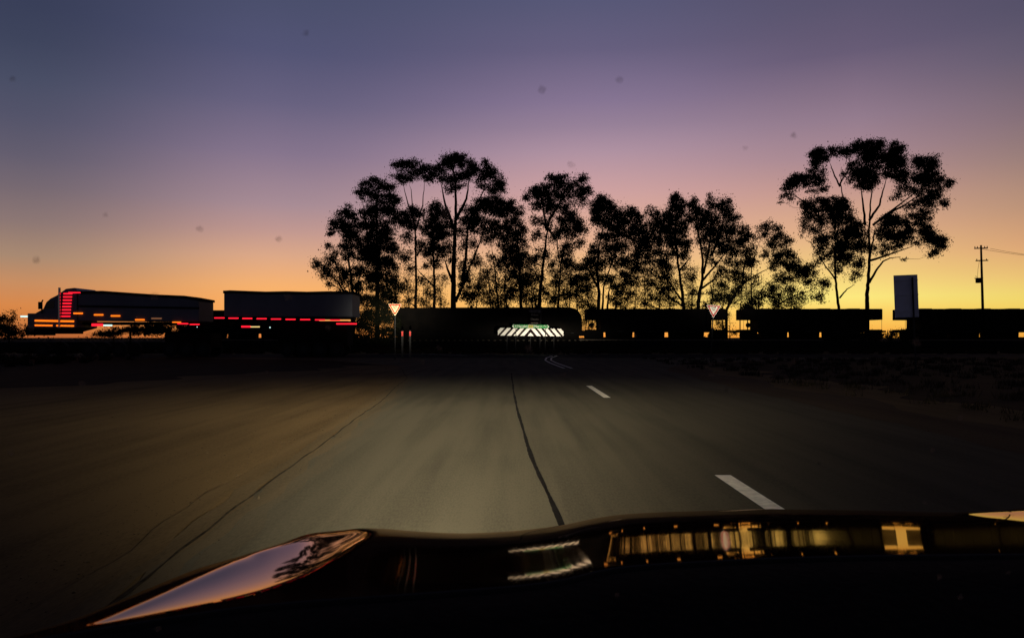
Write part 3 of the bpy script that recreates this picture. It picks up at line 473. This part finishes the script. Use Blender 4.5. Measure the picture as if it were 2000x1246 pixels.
MB().box(X(78),X(83),-.2,-.1,tz(604),tz(590)).obj('mirror', M['black'], cab)
MB().tube([(X(118),-.1,tz(640)),(X(118),-.1,tz(562))], .08, 8).obj('exhaust_stack', M['chrome'], cab)
MB().box(X(50),X(64),y0,y1,tz(655),tz(640)).obj('bull_bar', M['black'], cab)
MB().box(X(66),X(146),-.03,1.0,tz(652),tz(640)).obj('side_skirt', M['black'], cab)
MB().box(X(40),X(52),-.01,.2,tz(619.5),tz(616.5)).obj('headlight', M['whitelamp'], cab)
MB().box(X(53),X(66),0.05,.4,tz(640),tz(612)).obj('grille', M['cab'], cab)
def lamp(px, py, w, h, kind, par, y=-.05):
    m = {'r': M['redlamp'], 'a': M['amberlamp'], 'w': M['whitelamp'], 'd': M['dimlamp'], 'y': M['creamlamp']}[kind]
    MB().box(X(px), X(px+w), y, y+.047, tz(py+h/2), tz(py-h/2)).obj('marker_lamp', m, par, bevel=.01)
for i in range(8): lamp(124.5-i*.55, 573.7+6.3*i, 17, 2.4, 'r', cab)
lamp(134, 571.7, 24, 2.2, 'r', cab)
for i in range(11): lamp(68.5+7*i, 626.3+.12*i, 6.4, 3.4, 'a', cab)
for i in range(11):
    if i != 5: lamp(68.5+7*i, 635.3+.12*i, 6.2, 2.8, 'a', cab)
# front trailer
t1 = MB().prism([(X(152),tz(626)),(X(152),tz(570)),(X(200),tz(569.5)),(X(300),tz(577)),(X(360),tz(579)),(X(388),tz(584)),(X(388),tz(628))], .02, 2.5).obj('trailer', M['tarp'], truck, bevel=.04)
MB().prism([(X(151),tz(600)),(X(151),tz(596)),(X(389),tz(600)),(X(389),tz(604))], 0.0, .017).obj('side_band', M['tarptop'], t1)
def band(rows_, ya, yb):
    b = MB(); n = len(rows_); vs = [v for x, t, q in rows_ for v in ((X(x),ya,tz(q)),(X(x),ya,tz(t)),(X(x),yb,tz(t)),(X(x),yb,tz(q)))]
    return b.add(vs, [(i*4+j, i*4+(j+1)%4, i*4+4+(j+1)%4, i*4+4+j) for i in range(n-1) for j in range(4)]+[(3,2,1,0),(n*4-4,n*4-3,n*4-2,n*4-1)])
band([(150,569,574),(200,568,573),(300,575,579.5),(360,577.5,582.5),(390,583,588)], -.04, 2.56).obj('roll_cover', M['tarptop'], t1)
MB().box(X(150),X(436),.6,2.0,tz(634),tz(628.5)).obj('chassis', M['black'], t1)
for px, py in ((144,612),(184,615),(217,617),(264.5,624.7)): lamp(px, py, 18, 2.8, 'a', t1)
lamp(296, 622, 20, 1.6, 'd', t1)
lamp(337, 629.4, 17, 2, 'a', t1); lamp(347, 632.2, 21, 2.4, 'r', t1); lamp(371, 633.6, 19, 2.2, 'r', t1)
lamp(180, 634.5, 22, 5, 'r', t1, -.08); lamp(203, 635.5, 17, 3, 'w', t1, -.08)
# rear trailer
wav = [(437,568.5),(450,567.6),(480,568.8),(520,570.2),(560,569.4),(600,570.4),(640,569.4),(688,570)]
t2 = MB().prism([(X(437),tz(619))]+[(X(a),tz(b+1.5)) for a,b in wav]+[(X(688),tz(619))], .02, 2.5).obj('trailer', M['tarp'], truck, bevel=.04)
band([(436 if a == 437 else 690 if a == 688 else a, b-.6, b+4.5) for a, b in wav], -.04, 2.56).obj('roll_cover', M['tarptop'], t2)
MB().box(X(436),X(690),-.01,.9,tz(623.5),tz(619.3)).obj('chassis', M['black'], t2)
for px, py in ((419,621),(446.5,621.5),(473.5,622),(501.5,622.5),(529.5,623.2),(558,623.8),(586.5,624.2),(615.5,624.7),(645,625.2)): lamp(px, py, 19.5, 2.3, 'r', t2)
lamp(657, 632.5, 40, 2.6, 'r', t2); lamp(472, 638, 18, 3.4, 'r', t2, -.08); lamp(490, 638.3, 18, 2.4, 'y', t2, -.08)
lamp(526.5, 639.6, 2.2, 2.2, 'w', t2); lamp(384.6, 638.6, 1.6, 1.6, 'w', t1)
MB().box(X(388),X(437),.8,1.8,tz(634),tz(628)).obj('drawbar', M['black'], truck)
for grp, par in (((80,),cab),((170,200,230),t1),((330,362,394),t1),((560,592,624,656),t2)):
    for px in grp:
        w = MB().disc((X(px), .5), .5, .12, .4).obj('wheel', M['tyre'], par)
        MB().disc((X(px), .5), .26, .10, .117).obj('rim', M['galv'], w)
        MB().disc((X(px), .5), .5, 2.1, 2.4).obj('wheel', M['tyre'], par)
MB().box(X(540),X(676),.3,2.2,.75,tz(619.5)-.25).obj('axle_frame', M['black'], t2)
MB().box(X(318),X(408),.3,2.2,.6,1.6).obj('axle_frame', M['black'], t1)

# ------------------------------------------------------------------ signs
def clip(poly, f):
    out = []
    for i, p in enumerate(poly):
        q = poly[(i+1)%len(poly)]; a, b = f(p), f(q)
        if a >= 0: out.append(p)
        if (a >= 0) != (b >= 0): t = a/(a-b); out.append((p[0]+(q[0]-p[0])*t, p[1]+(q[1]-p[1])*t))
    return out
def post(root, x, y, z0, z1, r=.035, m=None): return MB().tube([(x,y,z0),(x,y,z1)], r, 10).obj('post', m or M['galv'], root)
BY = 60.0; bs = BY/F
b0 = P(1035.8, HZ, BY); b0.z = 0
board = empty('chevron_board', b0, (0, R(.9), 0)); tag(board, 'wide board of white chevron stripes meeting at a point, facing the road end', 'sign')
ztop = CAMH-(641.2-HZ)*bs; zz = lambda h: ztop-h*bs
MB().prism([(-64.6*bs,zz(15.4)),(64.6*bs,zz(15.4)),(64.6*bs,zz(3)),(61*bs,zz(-.4)),(-61*bs,zz(-.4)),(-64.6*bs,zz(3))], 0, .03).obj('panel', M['darksign'], board)
outl = [lambda p: 64-p[0], lambda p: p[1], lambda p: 15-p[1], lambda p: 4.0-((p[0]-60)-(p[1]-0)) ]
st = MB()
for sgn in (-1, 1):
    for k in range(0, 5):
        a, b = -.5+12.9*k, 7.5+12.9*k
        poly = [(a,0),(b,0),(b+.87*15,15),(a+.87*15,15)]
        for f in (lambda p: 64-p[0], lambda p: p[0]-0.0, lambda p: 63.5+p[1]-p[0]*1.0): poly = clip(poly, f)
        if len(poly) > 2:
            pp = [(sgn*q[0]*bs, zz(q[1])) for q in poly]; pp = pp if sgn < 0 else pp[::-1]
            st.prism(pp, -.006, -.002)
st.prism([(0,zz(8)),(-6*bs,zz(15)),(6*bs,zz(15))], -.006, -.002)
st.obj('stripe', M['white'], board)
for x in (-1.9, 0, 1.9): post(board, x, .08, -.1, zz(2), .04)
fs = empty('direction_sign', b0+Vector((0,-.05,0)), (0, R(.9), 0)); tag(fs, 'green direction sign with white place names and a yellow route plate, above the chevrons', 'sign')
gz = lambda py: CAMH-(py-HZ)*bs
zc = (gz(634.2)+gz(640.6))/2; hh = (gz(634.2)-gz(640.6))/2; cxs = lambda px: (px-1035.8)*bs
pan = MB().prism([(cxs(999),zc),(cxs(1001.5),zc-hh),(cxs(1069.5),zc-hh),(cxs(1072.5),zc),(cxs(1069.5),zc+hh),(cxs(1001.5),zc+hh)], 0, .03).obj('panel', M['green'], fs)
for x, d in ((999.6, 1), (1071.8, -1)):
    t = d*bs
    MB().prism([(cxs(x),zc),(cxs(x)+2.2*t,zc+hh*.9),(cxs(x)+4.4*t,zc+hh*.9),(cxs(x)+2.3*t,zc),(cxs(x)+4.4*t,zc-hh*.9),(cxs(x)+2.2*t,zc-hh*.9)][::d], -.006, -.002).obj('arrow', M['white'], fs)
sh = MB().box(cxs(1030.8),cxs(1041),-.006,-.002,zc-hh*.98,zc+hh*.98).obj('route_plate', M['white'], fs)
MB().box(cxs(1031.4),cxs(1040.4),-.010,-.007,zc-hh*.82,zc+hh*.82).obj('route_face', M['yellow'], sh)
text('lettering', 'A39', .21, M['green'], sh, (cxs(1035.9), -.014, zc), 7.2*bs, .006)
text('lettering', '4 Narrabri', .25, M['white'], fs, (cxs(1017.3), -.008, zc), 24.5*bs, .007)
text('lettering', 'Moree  96', .25, M['white'], fs, (cxs(1054.6), -.008, zc), 24*bs, .007)
for x in (-1.2, 1.2): post(fs, x, .06, -.1, zc+.05, .03)
# fingerboard stack
q0 = P(1041, HZ, 63.0); q0.z = 0; k_ = 63.0/F
stk = empty('fingerboard_sign', q0, (0, R(2), 0)); tag(stk, 'dim stack of four small place name boards on a post behind the green sign', 'sign')
kz = lambda py: CAMH-(py-HZ)*k_
post(stk, 13*k_, .05, -.1, kz(602), .05)
for i, (py, h, m_, tm, s_, w_) in enumerate(((608,5.5,'dullplate','ink','Dinoga',13.5),(615,5.5,'darksign','dullplate','Enkon',13.5),(623.5,5.5,'darksign','dullplate','Dawln',15),(631,4.5,'darksign','dullplate','mock',14))):
    pl = MB().box(-7.8*k_, 12*k_, 0, .025, kz(py+h/2), kz(py-h/2)).obj('name_board', M[m_], stk)
    text('lettering', s_, h*k_*.95, M[tm], pl, (1*k_, -.006, kz(py)), w_*k_, .006)
MB().prism([(-12*k_,kz(608)),(-8.6*k_,kz(609.6)),(-8.6*k_,kz(606.2))], 0, .02).obj('arrow', M['dullplate'], stk)

def giveway(px, py, wpx, D, tilt, lb, bright, mat_w, mat_r):
    c = P(px, py, D); s_ = D/F; w = wpx*s_/2; h = w*1.73*1.0
    root = empty('give_way_sign', (c.x, c.y, 0), (0, tilt, 0)); tag(root, lb, 'sign', 'give way signs')
    zt = c.z
    def tri(k, r=.08):
        cz = zt-h/3
        P3 = [(-w, zt), (w, zt), (0, zt-h)]; P3 = [((x)*k, cz+(z-cz)*k) for x, z in P3]
        out = []
        for i in range(3):
            a, b, c_ = P3[i-1], P3[i], P3[(i+1)%3]
            for t in (0, .5, 1):
                p1 = (b[0]+(a[0]-b[0])*r, b[1]+(a[1]-b[1])*r); p2 = (b[0]+(c_[0]-b[0])*r, b[1]+(c_[1]-b[1])*r)
                x = (1-t)**2*p1[0]+2*t*(1-t)*b[0]+t*t*p2[0]; z = (1-t)**2*p1[1]+2*t*(1-t)*b[1]+t*t*p2[1]; out.append((x, z))
        return out[::-1]
    MB().prism(tri(1), 0, .02).obj('panel', mat_w, root)
    MB().prism(tri(.90), -.006, -.002).obj('red_border', mat_r, root)
    MB().prism(tri(.60), -.012, -.008).obj('white_face', mat_w, root)
    text('lettering', 'GIVE', .16, M['ink'], root, (0, -.016, zt-h*.20-.0), w*.62, .001)
    text('lettering', 'WAY', .15, M['ink'], root, (0, -.016, zt-h*.38), w*.42, .001)
    MB().tube([(0,.05,-.1),(0,.05,zt-h*.15)], .03, 10).obj('post', M['galv'], root)
    return root
M['white1'] = mat('glow_tinted_white_sheeting', (.78, .66, .40), .7, noise=.05, nscale=6)  # left sign: its cream glow is put into the white sheeting
M['red1'] = mat('glow_lit_red_sheeting', (.72, .05, .012), .7, noise=.05, nscale=6)  # left sign: red brightened to carry the same glow
M['white2'] = mat('dim_lit_white_sheeting', (.50, .50, .46), .7, noise=.15, nscale=6)  # right sign: its weaker light is put into this greyer white
M['red2'] = mat('dim_lit_red_sheeting', (.30, .03, .03), .7, noise=.1, nscale=6)  # right sign: red darkened for the same weaker light
giveway(771.5, 593.5, 27.5, 43, 0, 'bright give way triangle on a post at the left of the road end', 1, M['white1'], M['red1'])
giveway(1388.5, 596, 29.5, 39, R(3), 'dimmer give way triangle tilted slightly, right of the road end', 0, M['white2'], M['red2'])
# guideposts
for i, (px, lb) in enumerate(((785.8, 'white guidepost with a red reflector, nearer the left give way sign'), (801, 'white guidepost with a red reflector, further from the give way sign'))):
    p = P(px, HZ, 46-i*.6); root = empty('guidepost', (p.x, p.y, 0)); tag(root, lb, 'guidepost', 'guideposts by the road end')
    zt = CAMH-(646-HZ)*46/F
    MB().prism([(-.06,-.1),(.06,-.1),(.06,zt-.02),(.03,zt+.02),(-.06,zt)], 0, .02).obj('post', M['post'], root)
    MB().box(-.052,.052,-.008,-.002,zt-.33,zt-.04).obj('reflector', M['reflred'], root)
# blank panel right
PY_ = 28.0; p = P(1776, HZ, PY_); root = empty('roadside_panel', (p.x, p.y, 0), (0, R(-2.2), 0)); tag(root, 'blank slate grey rectangular panel on a post at the right roadside', 'sign')
k_ = PY_/F; zt = CAMH-(537-HZ)*k_; zb = CAMH-(620-HZ)*k_
MB().box(-.45,.45,0,.03,zb,zt).obj('panel', M['slate'], root, bevel=.008)
for z in (zb+.25, (zb+zt)/2+.05, zt-.2): MB().box(-.44,.44,-.03,-.001,z-.02,z+.02).obj('stiffener', M['slate'], root)
MB().tube([(.22,-.06,-.1),(.22,-.06,zt-.1)], .03, 10).obj('post', M['galv'], root)
# power pole
PD = 105.0; k_ = PD/F; p = P(1921.5, HZ, PD)
root = empty('power_pole', (p.x, p.y, 0), (0, R(-1.6), 0)); tag(root, 'leaning timber power pole with crossarms and a transformer, far right', 'power pole')
z_ = lambda py: CAMH-(py-HZ)*k_
MB().tube([(0,0,0),(0,0,z_(560)),(0,0,z_(479))], [.20,.16,.12], 10).obj('pole', M['wood'], root)
MB().box(-13*k_,13*k_,-.06,.06,z_(486),z_(484)).obj('crossarm', M['wood'], root)
MB().box(-11*k_,13*k_,-.06,.06,z_(510),z_(508)).obj('crossarm', M['wood'], root)
for a in (-12,-7,7,12): MB().tube([(a*k_,0,z_(484)),(a*k_,0,z_(481))], .06, 6).obj('insulator', M['galv'], root)
for a in (-9,10): MB().tube([(a*k_,0,z_(508)),(a*k_,0,z_(505.5))], .06, 6).obj('insulator', M['galv'], root)
MB().tube([(-7*k_,0,z_(552)),(-7*k_,0,z_(543))], .36, 12).obj('transformer', M['black'], root)
MB().box(-14*k_,2*k_,-.08,.08,z_(544),z_(542.6)).obj('transformer_bracket', M['wood'], root); MB().box(-11*k_,1*k_,-.08,.08,z_(552.6),z_(551.6)).obj('transformer_bracket', M['wood'], root)
MB().tube([(-8*k_,0,z_(544)),(-10*k_,0,z_(540)),(-13*k_,0,z_(539))], .03, 5).obj('drop_wire', M['black'], root); MB().tube([(-4*k_,0,z_(510)),(-7*k_,0,z_(525)),(-9*k_,0,z_(543))], .02, 5).obj('drop_wire', M['black'], root)
def wire(a, b, sag, lb):
    pts = [a.lerp(b, i/14)+Vector((0,0,-sag*4*(i/14)*(1-i/14))) for i in range(15)]
    tag(MB().tube(pts, .022, 5).obj('power_line', M['black']), lb, 'power line', 'wires of the power pole')
wire(P(1934,485.5,PD), P(2300,500,PD-20), .9, 'upper wire running right from the power pole')
wire(P(1910,485,PD), P(2300,497,PD-14), 1.0, 'second wire running right from the power pole')

# ------------------------------------------------------------------ own car: bonnet, headlights, cowl, dashboard
def curve(keys, x): return np.interp(x, [k[0] for k in keys], [k[1] for k in keys])
def sm(a, w):
    k = np.exp(-.5*(np.arange(-3*w, 3*w+1)/w)**2); k /= k.sum(); p = np.pad(a, 3*w, mode='edge'); return np.convolve(p, k, 'valid')
dx = 6; U = np.arange(-60, 2460, dx).astype(float)
B = sm(curve([(-60,1272),(100,1240),(300,1208),(450,1185),(600,1171),(800,1158),(1000,1143),(1100,1131),(1165,1113),(1200,1106),(1300,1098),(1500,1088),(1700,1083),(2000,1080),(2460,1095)], U), 4)
Tt = sm(curve([(-60,1262),(40,1240),(150,1208),(270,1156),(380,1110),(530,1066),(640,1042),(700,1030),(750,1029),(800,1035),(900,1040),(1000,1036),(1100,1024),(1170,1008),(1230,1001),(1300,998),(1500,992),(1700,995),(1850,1000),(1950,996),(2050,985),(2200,985),(2460,1010)], U), 3)
Lu = curve([(-60,0),(190,0),(300,1),(745,1),(760,0),(2460,0)], U)      # ridge mask
Ll = sm(curve([(190,1219),(300,1200),(450,1172),(520,1155),(600,1125),(660,1088),(700,1060),(750,1034)], U), 2)
Lh_ = sm(curve([(190,1217),(300,1171),(400,1127),(500,1084),(600,1054),(700,1034),(750,1030)], U), 2)
Amp = sm(curve([(-60,-1.2),(700,-1.0),(770,-.1),(800,.42),(840,.5),(900,.7),(950,1.4),(980,2.05),(1050,2.1),(1100,1.95),(1135,1.6),(1157,.85),(1170,1.2),(1186,2.4),(1240,2.75),(1600,2.7),(1660,1.95),(2000,1.9),(2460,2)], U), 2)
def e_of(u_i, py, dep):
    b, t = B[u_i], Tt[u_i]; s = (b-py)/max(b-t, 1e-3); u = U[u_i]
    if s > .86:
        base = np.interp(s, [.86, .93, 1.0], [-1.8, -5, -math.degrees(dep)-.6])
    else:
        e0 = np.interp(u, [700, 800, 1150, 1250], [-1.3, -.9, -.5, -.05]); base = e0+(Amp[u_i]-e0)*np.interp(s, [0, .05, .10, .17, .24, .36, .54, .60, .65, .70, .76, .86], [.0, .22, .38, .75, .96, 1, .96, .72, .38, .2, -.15, -.8])
    if 190 < u < 742 and s <= 1.02:
        lo, hi = Ll[u_i], Lh_[u_i]; m = (lo-py)/max(lo-hi, 1.0)
        if m >= -.03:
            lens = 1.0+(24-14*max(0, (u-600)/150))*max(0, m)**.8
            wgt = min(1, (m+.03)/.06); top = 1-min(1, max(0, (m-1.0)/.12)); wgt *= top*min(1, (742-u)/40)
            base = base*(1-wgt)+lens*wgt
    if u > 1875:
        hi2 = np.interp(u, [1875, 2000, 2200], [1003, 997, 994]); lo2 = np.interp(u, [1875, 2000, 2200], [1006, 1021, 1035])
        if hi2 < py < lo2: base = 1.5+9*(lo2-py)/max(lo2-hi2, 1)*min(1, (u-1875)/60)
    return base
rows = 150; ZR = .95
grid = np.zeros((len(U), rows, 3))
for i, u in enumerate(U):
    Y = (CAMH-ZR)*F/(B[i]-HZ); z = ZR; Yr = Y; pts = [(Y, z)]; ds = .0016; ang = None
    for k in range(4000):
        q = (CAMH-z)/Y; dep = math.atan(q); py = HZ+F*q; s = (B[i]-py)/max(B[i]-Tt[i], 1e-3)
        if ang is None:
            sl = math.radians((e_of(i, py, dep)-math.degrees(dep))/2)
            if s > .985 or Y > 2.05: ang = sl
        if ang is not None: ang -= math.radians(.30); sl = ang
        Y += ds*math.cos(sl); z += ds*math.sin(sl); pts.append((Y, z))
        if ang is not None and (ang < R(-80) or z < .62): break
    pts = np.array(pts); d = np.r_[0, np.cumsum(np.hypot(np.diff(pts[:,0]), np.diff(pts[:,1])))]; tq = np.linspace(0, d[-1], rows)
    yy = np.interp(tq, d, pts[:,0]); zz_ = np.interp(tq, d, pts[:,1]); grid[i] = np.c_[(u-1000)/F*yy, yy, zz_]
kk = np.exp(-.5*(np.arange(-6, 7)/2.0)**2); kk /= kk.sum(); gp = np.pad(grid, ((6, 6), (0, 0), (0, 0)), mode='reflect', reflect_type='odd')
grid = sum(k_*gp[i:i+len(U)] for i, k_ in enumerate(kk))                    # soften the pressed creases
print('bonnet front', grid[:,-1,1].min(), grid[:,-1,1].max(), 'z', grid[:,-1,2].min(), grid[:,-1,2].max())
car = empty('car', (.35, 1.2, 0)); tag(car, 'dark glossy bonnet and black dash top of the car the picture is taken from', 'car')
cl = Vector((.35, 1.2, 0))
def carobj(mb, name, m, parent=None, **k):
    mb.v = [(x-cl.x, y-cl.y, z-cl.z) for x, y, z in mb.v]; return mb.obj(name, m, parent or car, **k)
def paintmat():
    m = bpy.data.materials.new('dark_car_paint'); m.use_nodes = True; nt = m.node_tree; n = nt.nodes; l = nt.links; out = n['Material Output']; n.remove(n['Principled BSDF'])
    d = n.new('ShaderNodeBsdfDiffuse'); d.inputs[0].default_value = (.012, .003, .003, 1)
    gl = n.new('ShaderNodeBsdfGlossy'); gl.inputs['Roughness'].default_value = .035; gl.inputs[0].default_value = (1, .75, .58, 1)
    t = n.new('ShaderNodeTexCoord'); ns = n.new('ShaderNodeTexNoise'); ns.inputs['Scale'].default_value = 14; ns.inputs['Detail'].default_value = 3; l.new(t.outputs['Object'], ns.inputs[0])
    bp = n.new('ShaderNodeBump'); bp.inputs['Strength'].default_value = .05; bp.inputs['Distance'].default_value = .0006; l.new(ns.outputs[0], bp.inputs['Height'])
    l.new(bp.outputs[0], gl.inputs['Normal'])
    fr = n.new('ShaderNodeFresnel'); fr.inputs['IOR'].default_value = 9
    mx = n.new('ShaderNodeMixShader'); l.new(fr.outputs[0], mx.inputs[0]); l.new(d.outputs[0], mx.inputs[1]); l.new(gl.outputs[0], mx.inputs[2]); l.new(mx.outputs[0], out.inputs[0]); return m
M['paint'] = paintmat()
nU = len(U); mb = MB()
mb.v = [tuple(p) for p in grid.reshape(-1, 3)]
mb.f = [(i*rows+j, (i+1)*rows+j, (i+1)*rows+j+1, i*rows+j+1) for i in range(nU-1) for j in range(rows-1)]
carobj(mb, 'bonnet', M['paint'], smooth=True)
# nose below the bonnet front edge
nose = MB(); f0 = [Vector(grid[i,-1]) for i in range(0, nU, 6)]
rings = [[p, p+Vector((0,.05,-.10)), p+Vector((0,.06,-.25)), Vector((p.x, p.y+.02, .25))] for p in f0]
nose.add([q for r_ in rings for q in r_], [(i*4+j, (i+1)*4+j, (i+1)*4+j+1, i*4+j+1) for i in range(len(rings)-1) for j in range(3)])
carobj(nose, 'front_bumper', M['paint'], smooth=True)
# rear edge of the bonnet, cowl, dashboard
edge = [Vector(grid[i,0]) for i in range(nU)]
lip = MB(); lip.add([q for p in edge for q in (p, p+Vector((0,-.004,-.001)), p+Vector((0,-.005,-.02)))], [(i*3+j, i*3+j+1, (i+1)*3+j+1, (i+1)*3+j) for i in range(nU-1) for j in range(2)])
carobj(lip, 'bonnet_edge', M['galv'])
dash = MB(); rr = []
for i, p in enumerate(edge):
    q = p*1.0; d_ = Vector((p.x, p.y, 0)).normalized()
    rr.append([p+Vector((0,-.012,-.006)), p+Vector((0,-.02,-.004)), p+Vector((0,-.10,-.012)), p+Vector((0,-.25,-.035)), Vector((p.x*.75, min(p.y-.35,.6), .85)), Vector((p.x*.75, .35, .55))])
dash.add([q for r_ in rr for q in r_], [(i*6+j, i*6+j+1, (i+1)*6+j+1, (i+1)*6+j) for i in range(nU-1) for j in range(5)])
carobj(dash, 'dashboard', M['dash'], smooth=True)

# low beams of the car, plus narrow spots added to light the signs
ZS = -1.0
def beam(name, loc, target, cone, energy, prof, color=(1, .88, .66)):
    ld = bpy.data.lights.new(name, 'SPOT'); ld.energy = energy; ld.color = color; ld.spot_size = R(cone); ld.spot_blend = .6; ld.shadow_soft_size = .03
    o = bpy.data.objects.new(name, ld); COL.objects.link(o); o.location = loc
    d = Vector(target)-Vector(loc); o.rotation_euler = d.to_track_quat('-Z', 'Y').to_euler()
    if prof:
        ld.use_nodes = True; nt = ld.node_tree; n = nt.nodes; l = nt.links; em = [x for x in n if x.type == 'EMISSION'][0]
        gm = n.new('ShaderNodeNewGeometry'); s = n.new('ShaderNodeSeparateXYZ'); l.new(gm.outputs['Incoming'], s.inputs[0])
        def mm(op, a, b=None, c=None, clamp=False):
            q = n.new('ShaderNodeMath'); q.operation = op; q.use_clamp = clamp
            for i, v in enumerate((a, b, c)):
                if v is None: continue
                if isinstance(v, (int, float)): q.inputs[i].default_value = v
                else: l.new(v, q.inputs[i])
            return q.outputs[0]
        cut0, cut1, pw, azc, sl_, sr_ = prof['c0'], prof['c1'], prof['pow'], prof['azc'], prof['sl'], prof['sr']
        dz = mm('MULTIPLY', s.outputs[2], ZS); dzc = mm('MAXIMUM', dz, .018)
        fall = mm('POWER', mm('DIVIDE', .1, dzc), pw)                      # beam pattern: more light towards the distance
        cr = n.new('ShaderNodeMapRange'); cr.interpolation_type = 'SMOOTHSTEP'; l.new(dz, cr.inputs[0]); cr.inputs[1].default_value = cut0; cr.inputs[2].default_value = cut1
        az2 = mm('ARCTAN2', mm('MULTIPLY', s.outputs[0], prof['sg']), mm('MULTIPLY', s.outputs[1], prof['sg']))
        df = mm('SUBTRACT', az2, R(azc)); neg = mm('LESS_THAN', df, 0.0)
        sg = mm('ADD', mm('MULTIPLY', neg, R(sl_)), mm('MULTIPLY', mm('SUBTRACT', 1.0, neg), R(sr_)))
        q = mm('DIVIDE', df, sg); ga = mm('EXPONENT', mm('MULTIPLY', mm('POWER', mm('ABSOLUTE', q), 2.0), -.5))
        if prof.get('hi') is not None:                                     # added sign spot: narrow lobe standing in for retroreflective glare
            u = mm('DIVIDE', mm('ADD', dz, math.sin(R(prof['hi']))), math.sin(R(prof['hs'])))
            st = mm('MULTIPLY', mm('EXPONENT', mm('MULTIPLY', mm('MULTIPLY', u, u), -.5)), ga)
        else: st = mm('MULTIPLY', mm('MULTIPLY', fall, cr.outputs[0]), ga)
        l.new(st, em.inputs['Strength'])
    return o
SG = 1.0
for sx in (-.72+.35, .72+.35):
    h = carobj(MB().disc((sx, .57), .065, 2.12, 2.16, 24), 'headlight', M['lens'])
    lamps = [('low_beam', (sx-.06, 2.2, .66), (sx-.9, 12, -.2), 120, 19000, dict(c0=.026, c1=.062, pow=2.5, azc=-3.2, sl=15.5, sr=13.5, sg=SG))]
    if sx < 0: lamps += [('added_sign_spot', (sx+.06, 2.2, .68), (-8.5, 60, 3), 60, 190000, dict(c0=0, c1=1, pow=1, azc=-8.6, sl=1.7, sr=2, sg=SG, hi=2.4, hs=1.1))]  # added spot on the left give way sign and guideposts
    else: lamps += [('added_sign_spot', (sx+.06, 2.2, .68), (1.6, 60, 2.3), 60, 210000, dict(c0=0, c1=1, pow=1, azc=1.3, sl=2.6, sr=2.6, sg=SG, hi=.95, hs=.48)),  # added spot that makes the chevron board glare
                    ('added_sign_spot', (sx+.10, 2.2, .68), (9, 60, 2.3), 60, 105000, dict(c0=0, c1=1, pow=1, azc=15.3, sl=1.6, sr=2, sg=SG, hi=3.2, hs=.8))]  # added weaker spot on the right give way sign
    for nm, a, b, cn, en, pf in lamps:
        o = beam(nm, a, b, cn, en, pf); o.parent = h; o.location = Vector(o.location)-cl

# dirt and insect specks on the windscreen, out of focus in front of the scene
def speckmat():
    m = bpy.data.materials.new('windscreen_dirt'); m.use_nodes = True; nt = m.node_tree; n = nt.nodes; l = nt.links; out = n['Material Output']; n.remove(n['Principled BSDF'])
    tr = n.new('ShaderNodeBsdfTransparent'); tl = n.new('ShaderNodeBsdfTranslucent'); tl.inputs[0].default_value = (.20, .17, .15, 1)
    t = n.new('ShaderNodeTexCoord'); ns = n.new('ShaderNodeTexNoise'); ns.inputs['Scale'].default_value = 900; l.new(t.outputs['Object'], ns.inputs[0])
    mr = n.new('ShaderNodeMapRange'); l.new(ns.outputs[0], mr.inputs[0]); mr.inputs[1].default_value = .35; mr.inputs[2].default_value = .65; mr.inputs[3].default_value = .03; mr.inputs[4].default_value = .26
    mx = n.new('ShaderNodeMixShader'); l.new(mr.outputs[0], mx.inputs[0]); l.new(tr.outputs[0], mx.inputs[1]); l.new(tl.outputs[0], mx.inputs[2]); l.new(mx.outputs[0], out.inputs[0]); return m
M['speck'] = speckmat()
for px, py, q in [(1033,682,6),(857,680,5),(825,706,4),(160,750,6),(520,726,4),(22,886,5),(1100,732,4),(1390,732,5),(1550,707,4),(1418,762,4),(1858,766,6),(1990,718,5),(1876,815,6),(1822,880,5),(1915,943,3),(1808,982,5),
                  (1835,1126,5),(1875,1165,5),(1970,1118,4),(1790,668,8),(308,1228,6),(390,447,6),(545,467,5),(597,65,6),(1060,175,7),(1210,155,6),(1550,265,5),(1455,290,4),(70,507,6),(562,580,7),(300,578,7),(205,420,4),(870,415,10),(25,155,5),(1115,322,6),(640,640,6),(1205,1160,4),(1240,655,4),(1600,905,3),(60,640,6)]:
    ty = .62-(650-py)/1246*.26; c = P(px, py, ty); rad = q*ty/F*1.35; pts = []
    for a in range(9):
        rr_ = rad*random.uniform(.55, 1.15); pts.append((c.x+rr_*math.cos(a*.698), c.z+rr_*math.sin(a*.698)*.9))
    carobj(MB().prism(pts[::-1], c.y, c.y+.0002), 'dirt_speck', M['speck'])
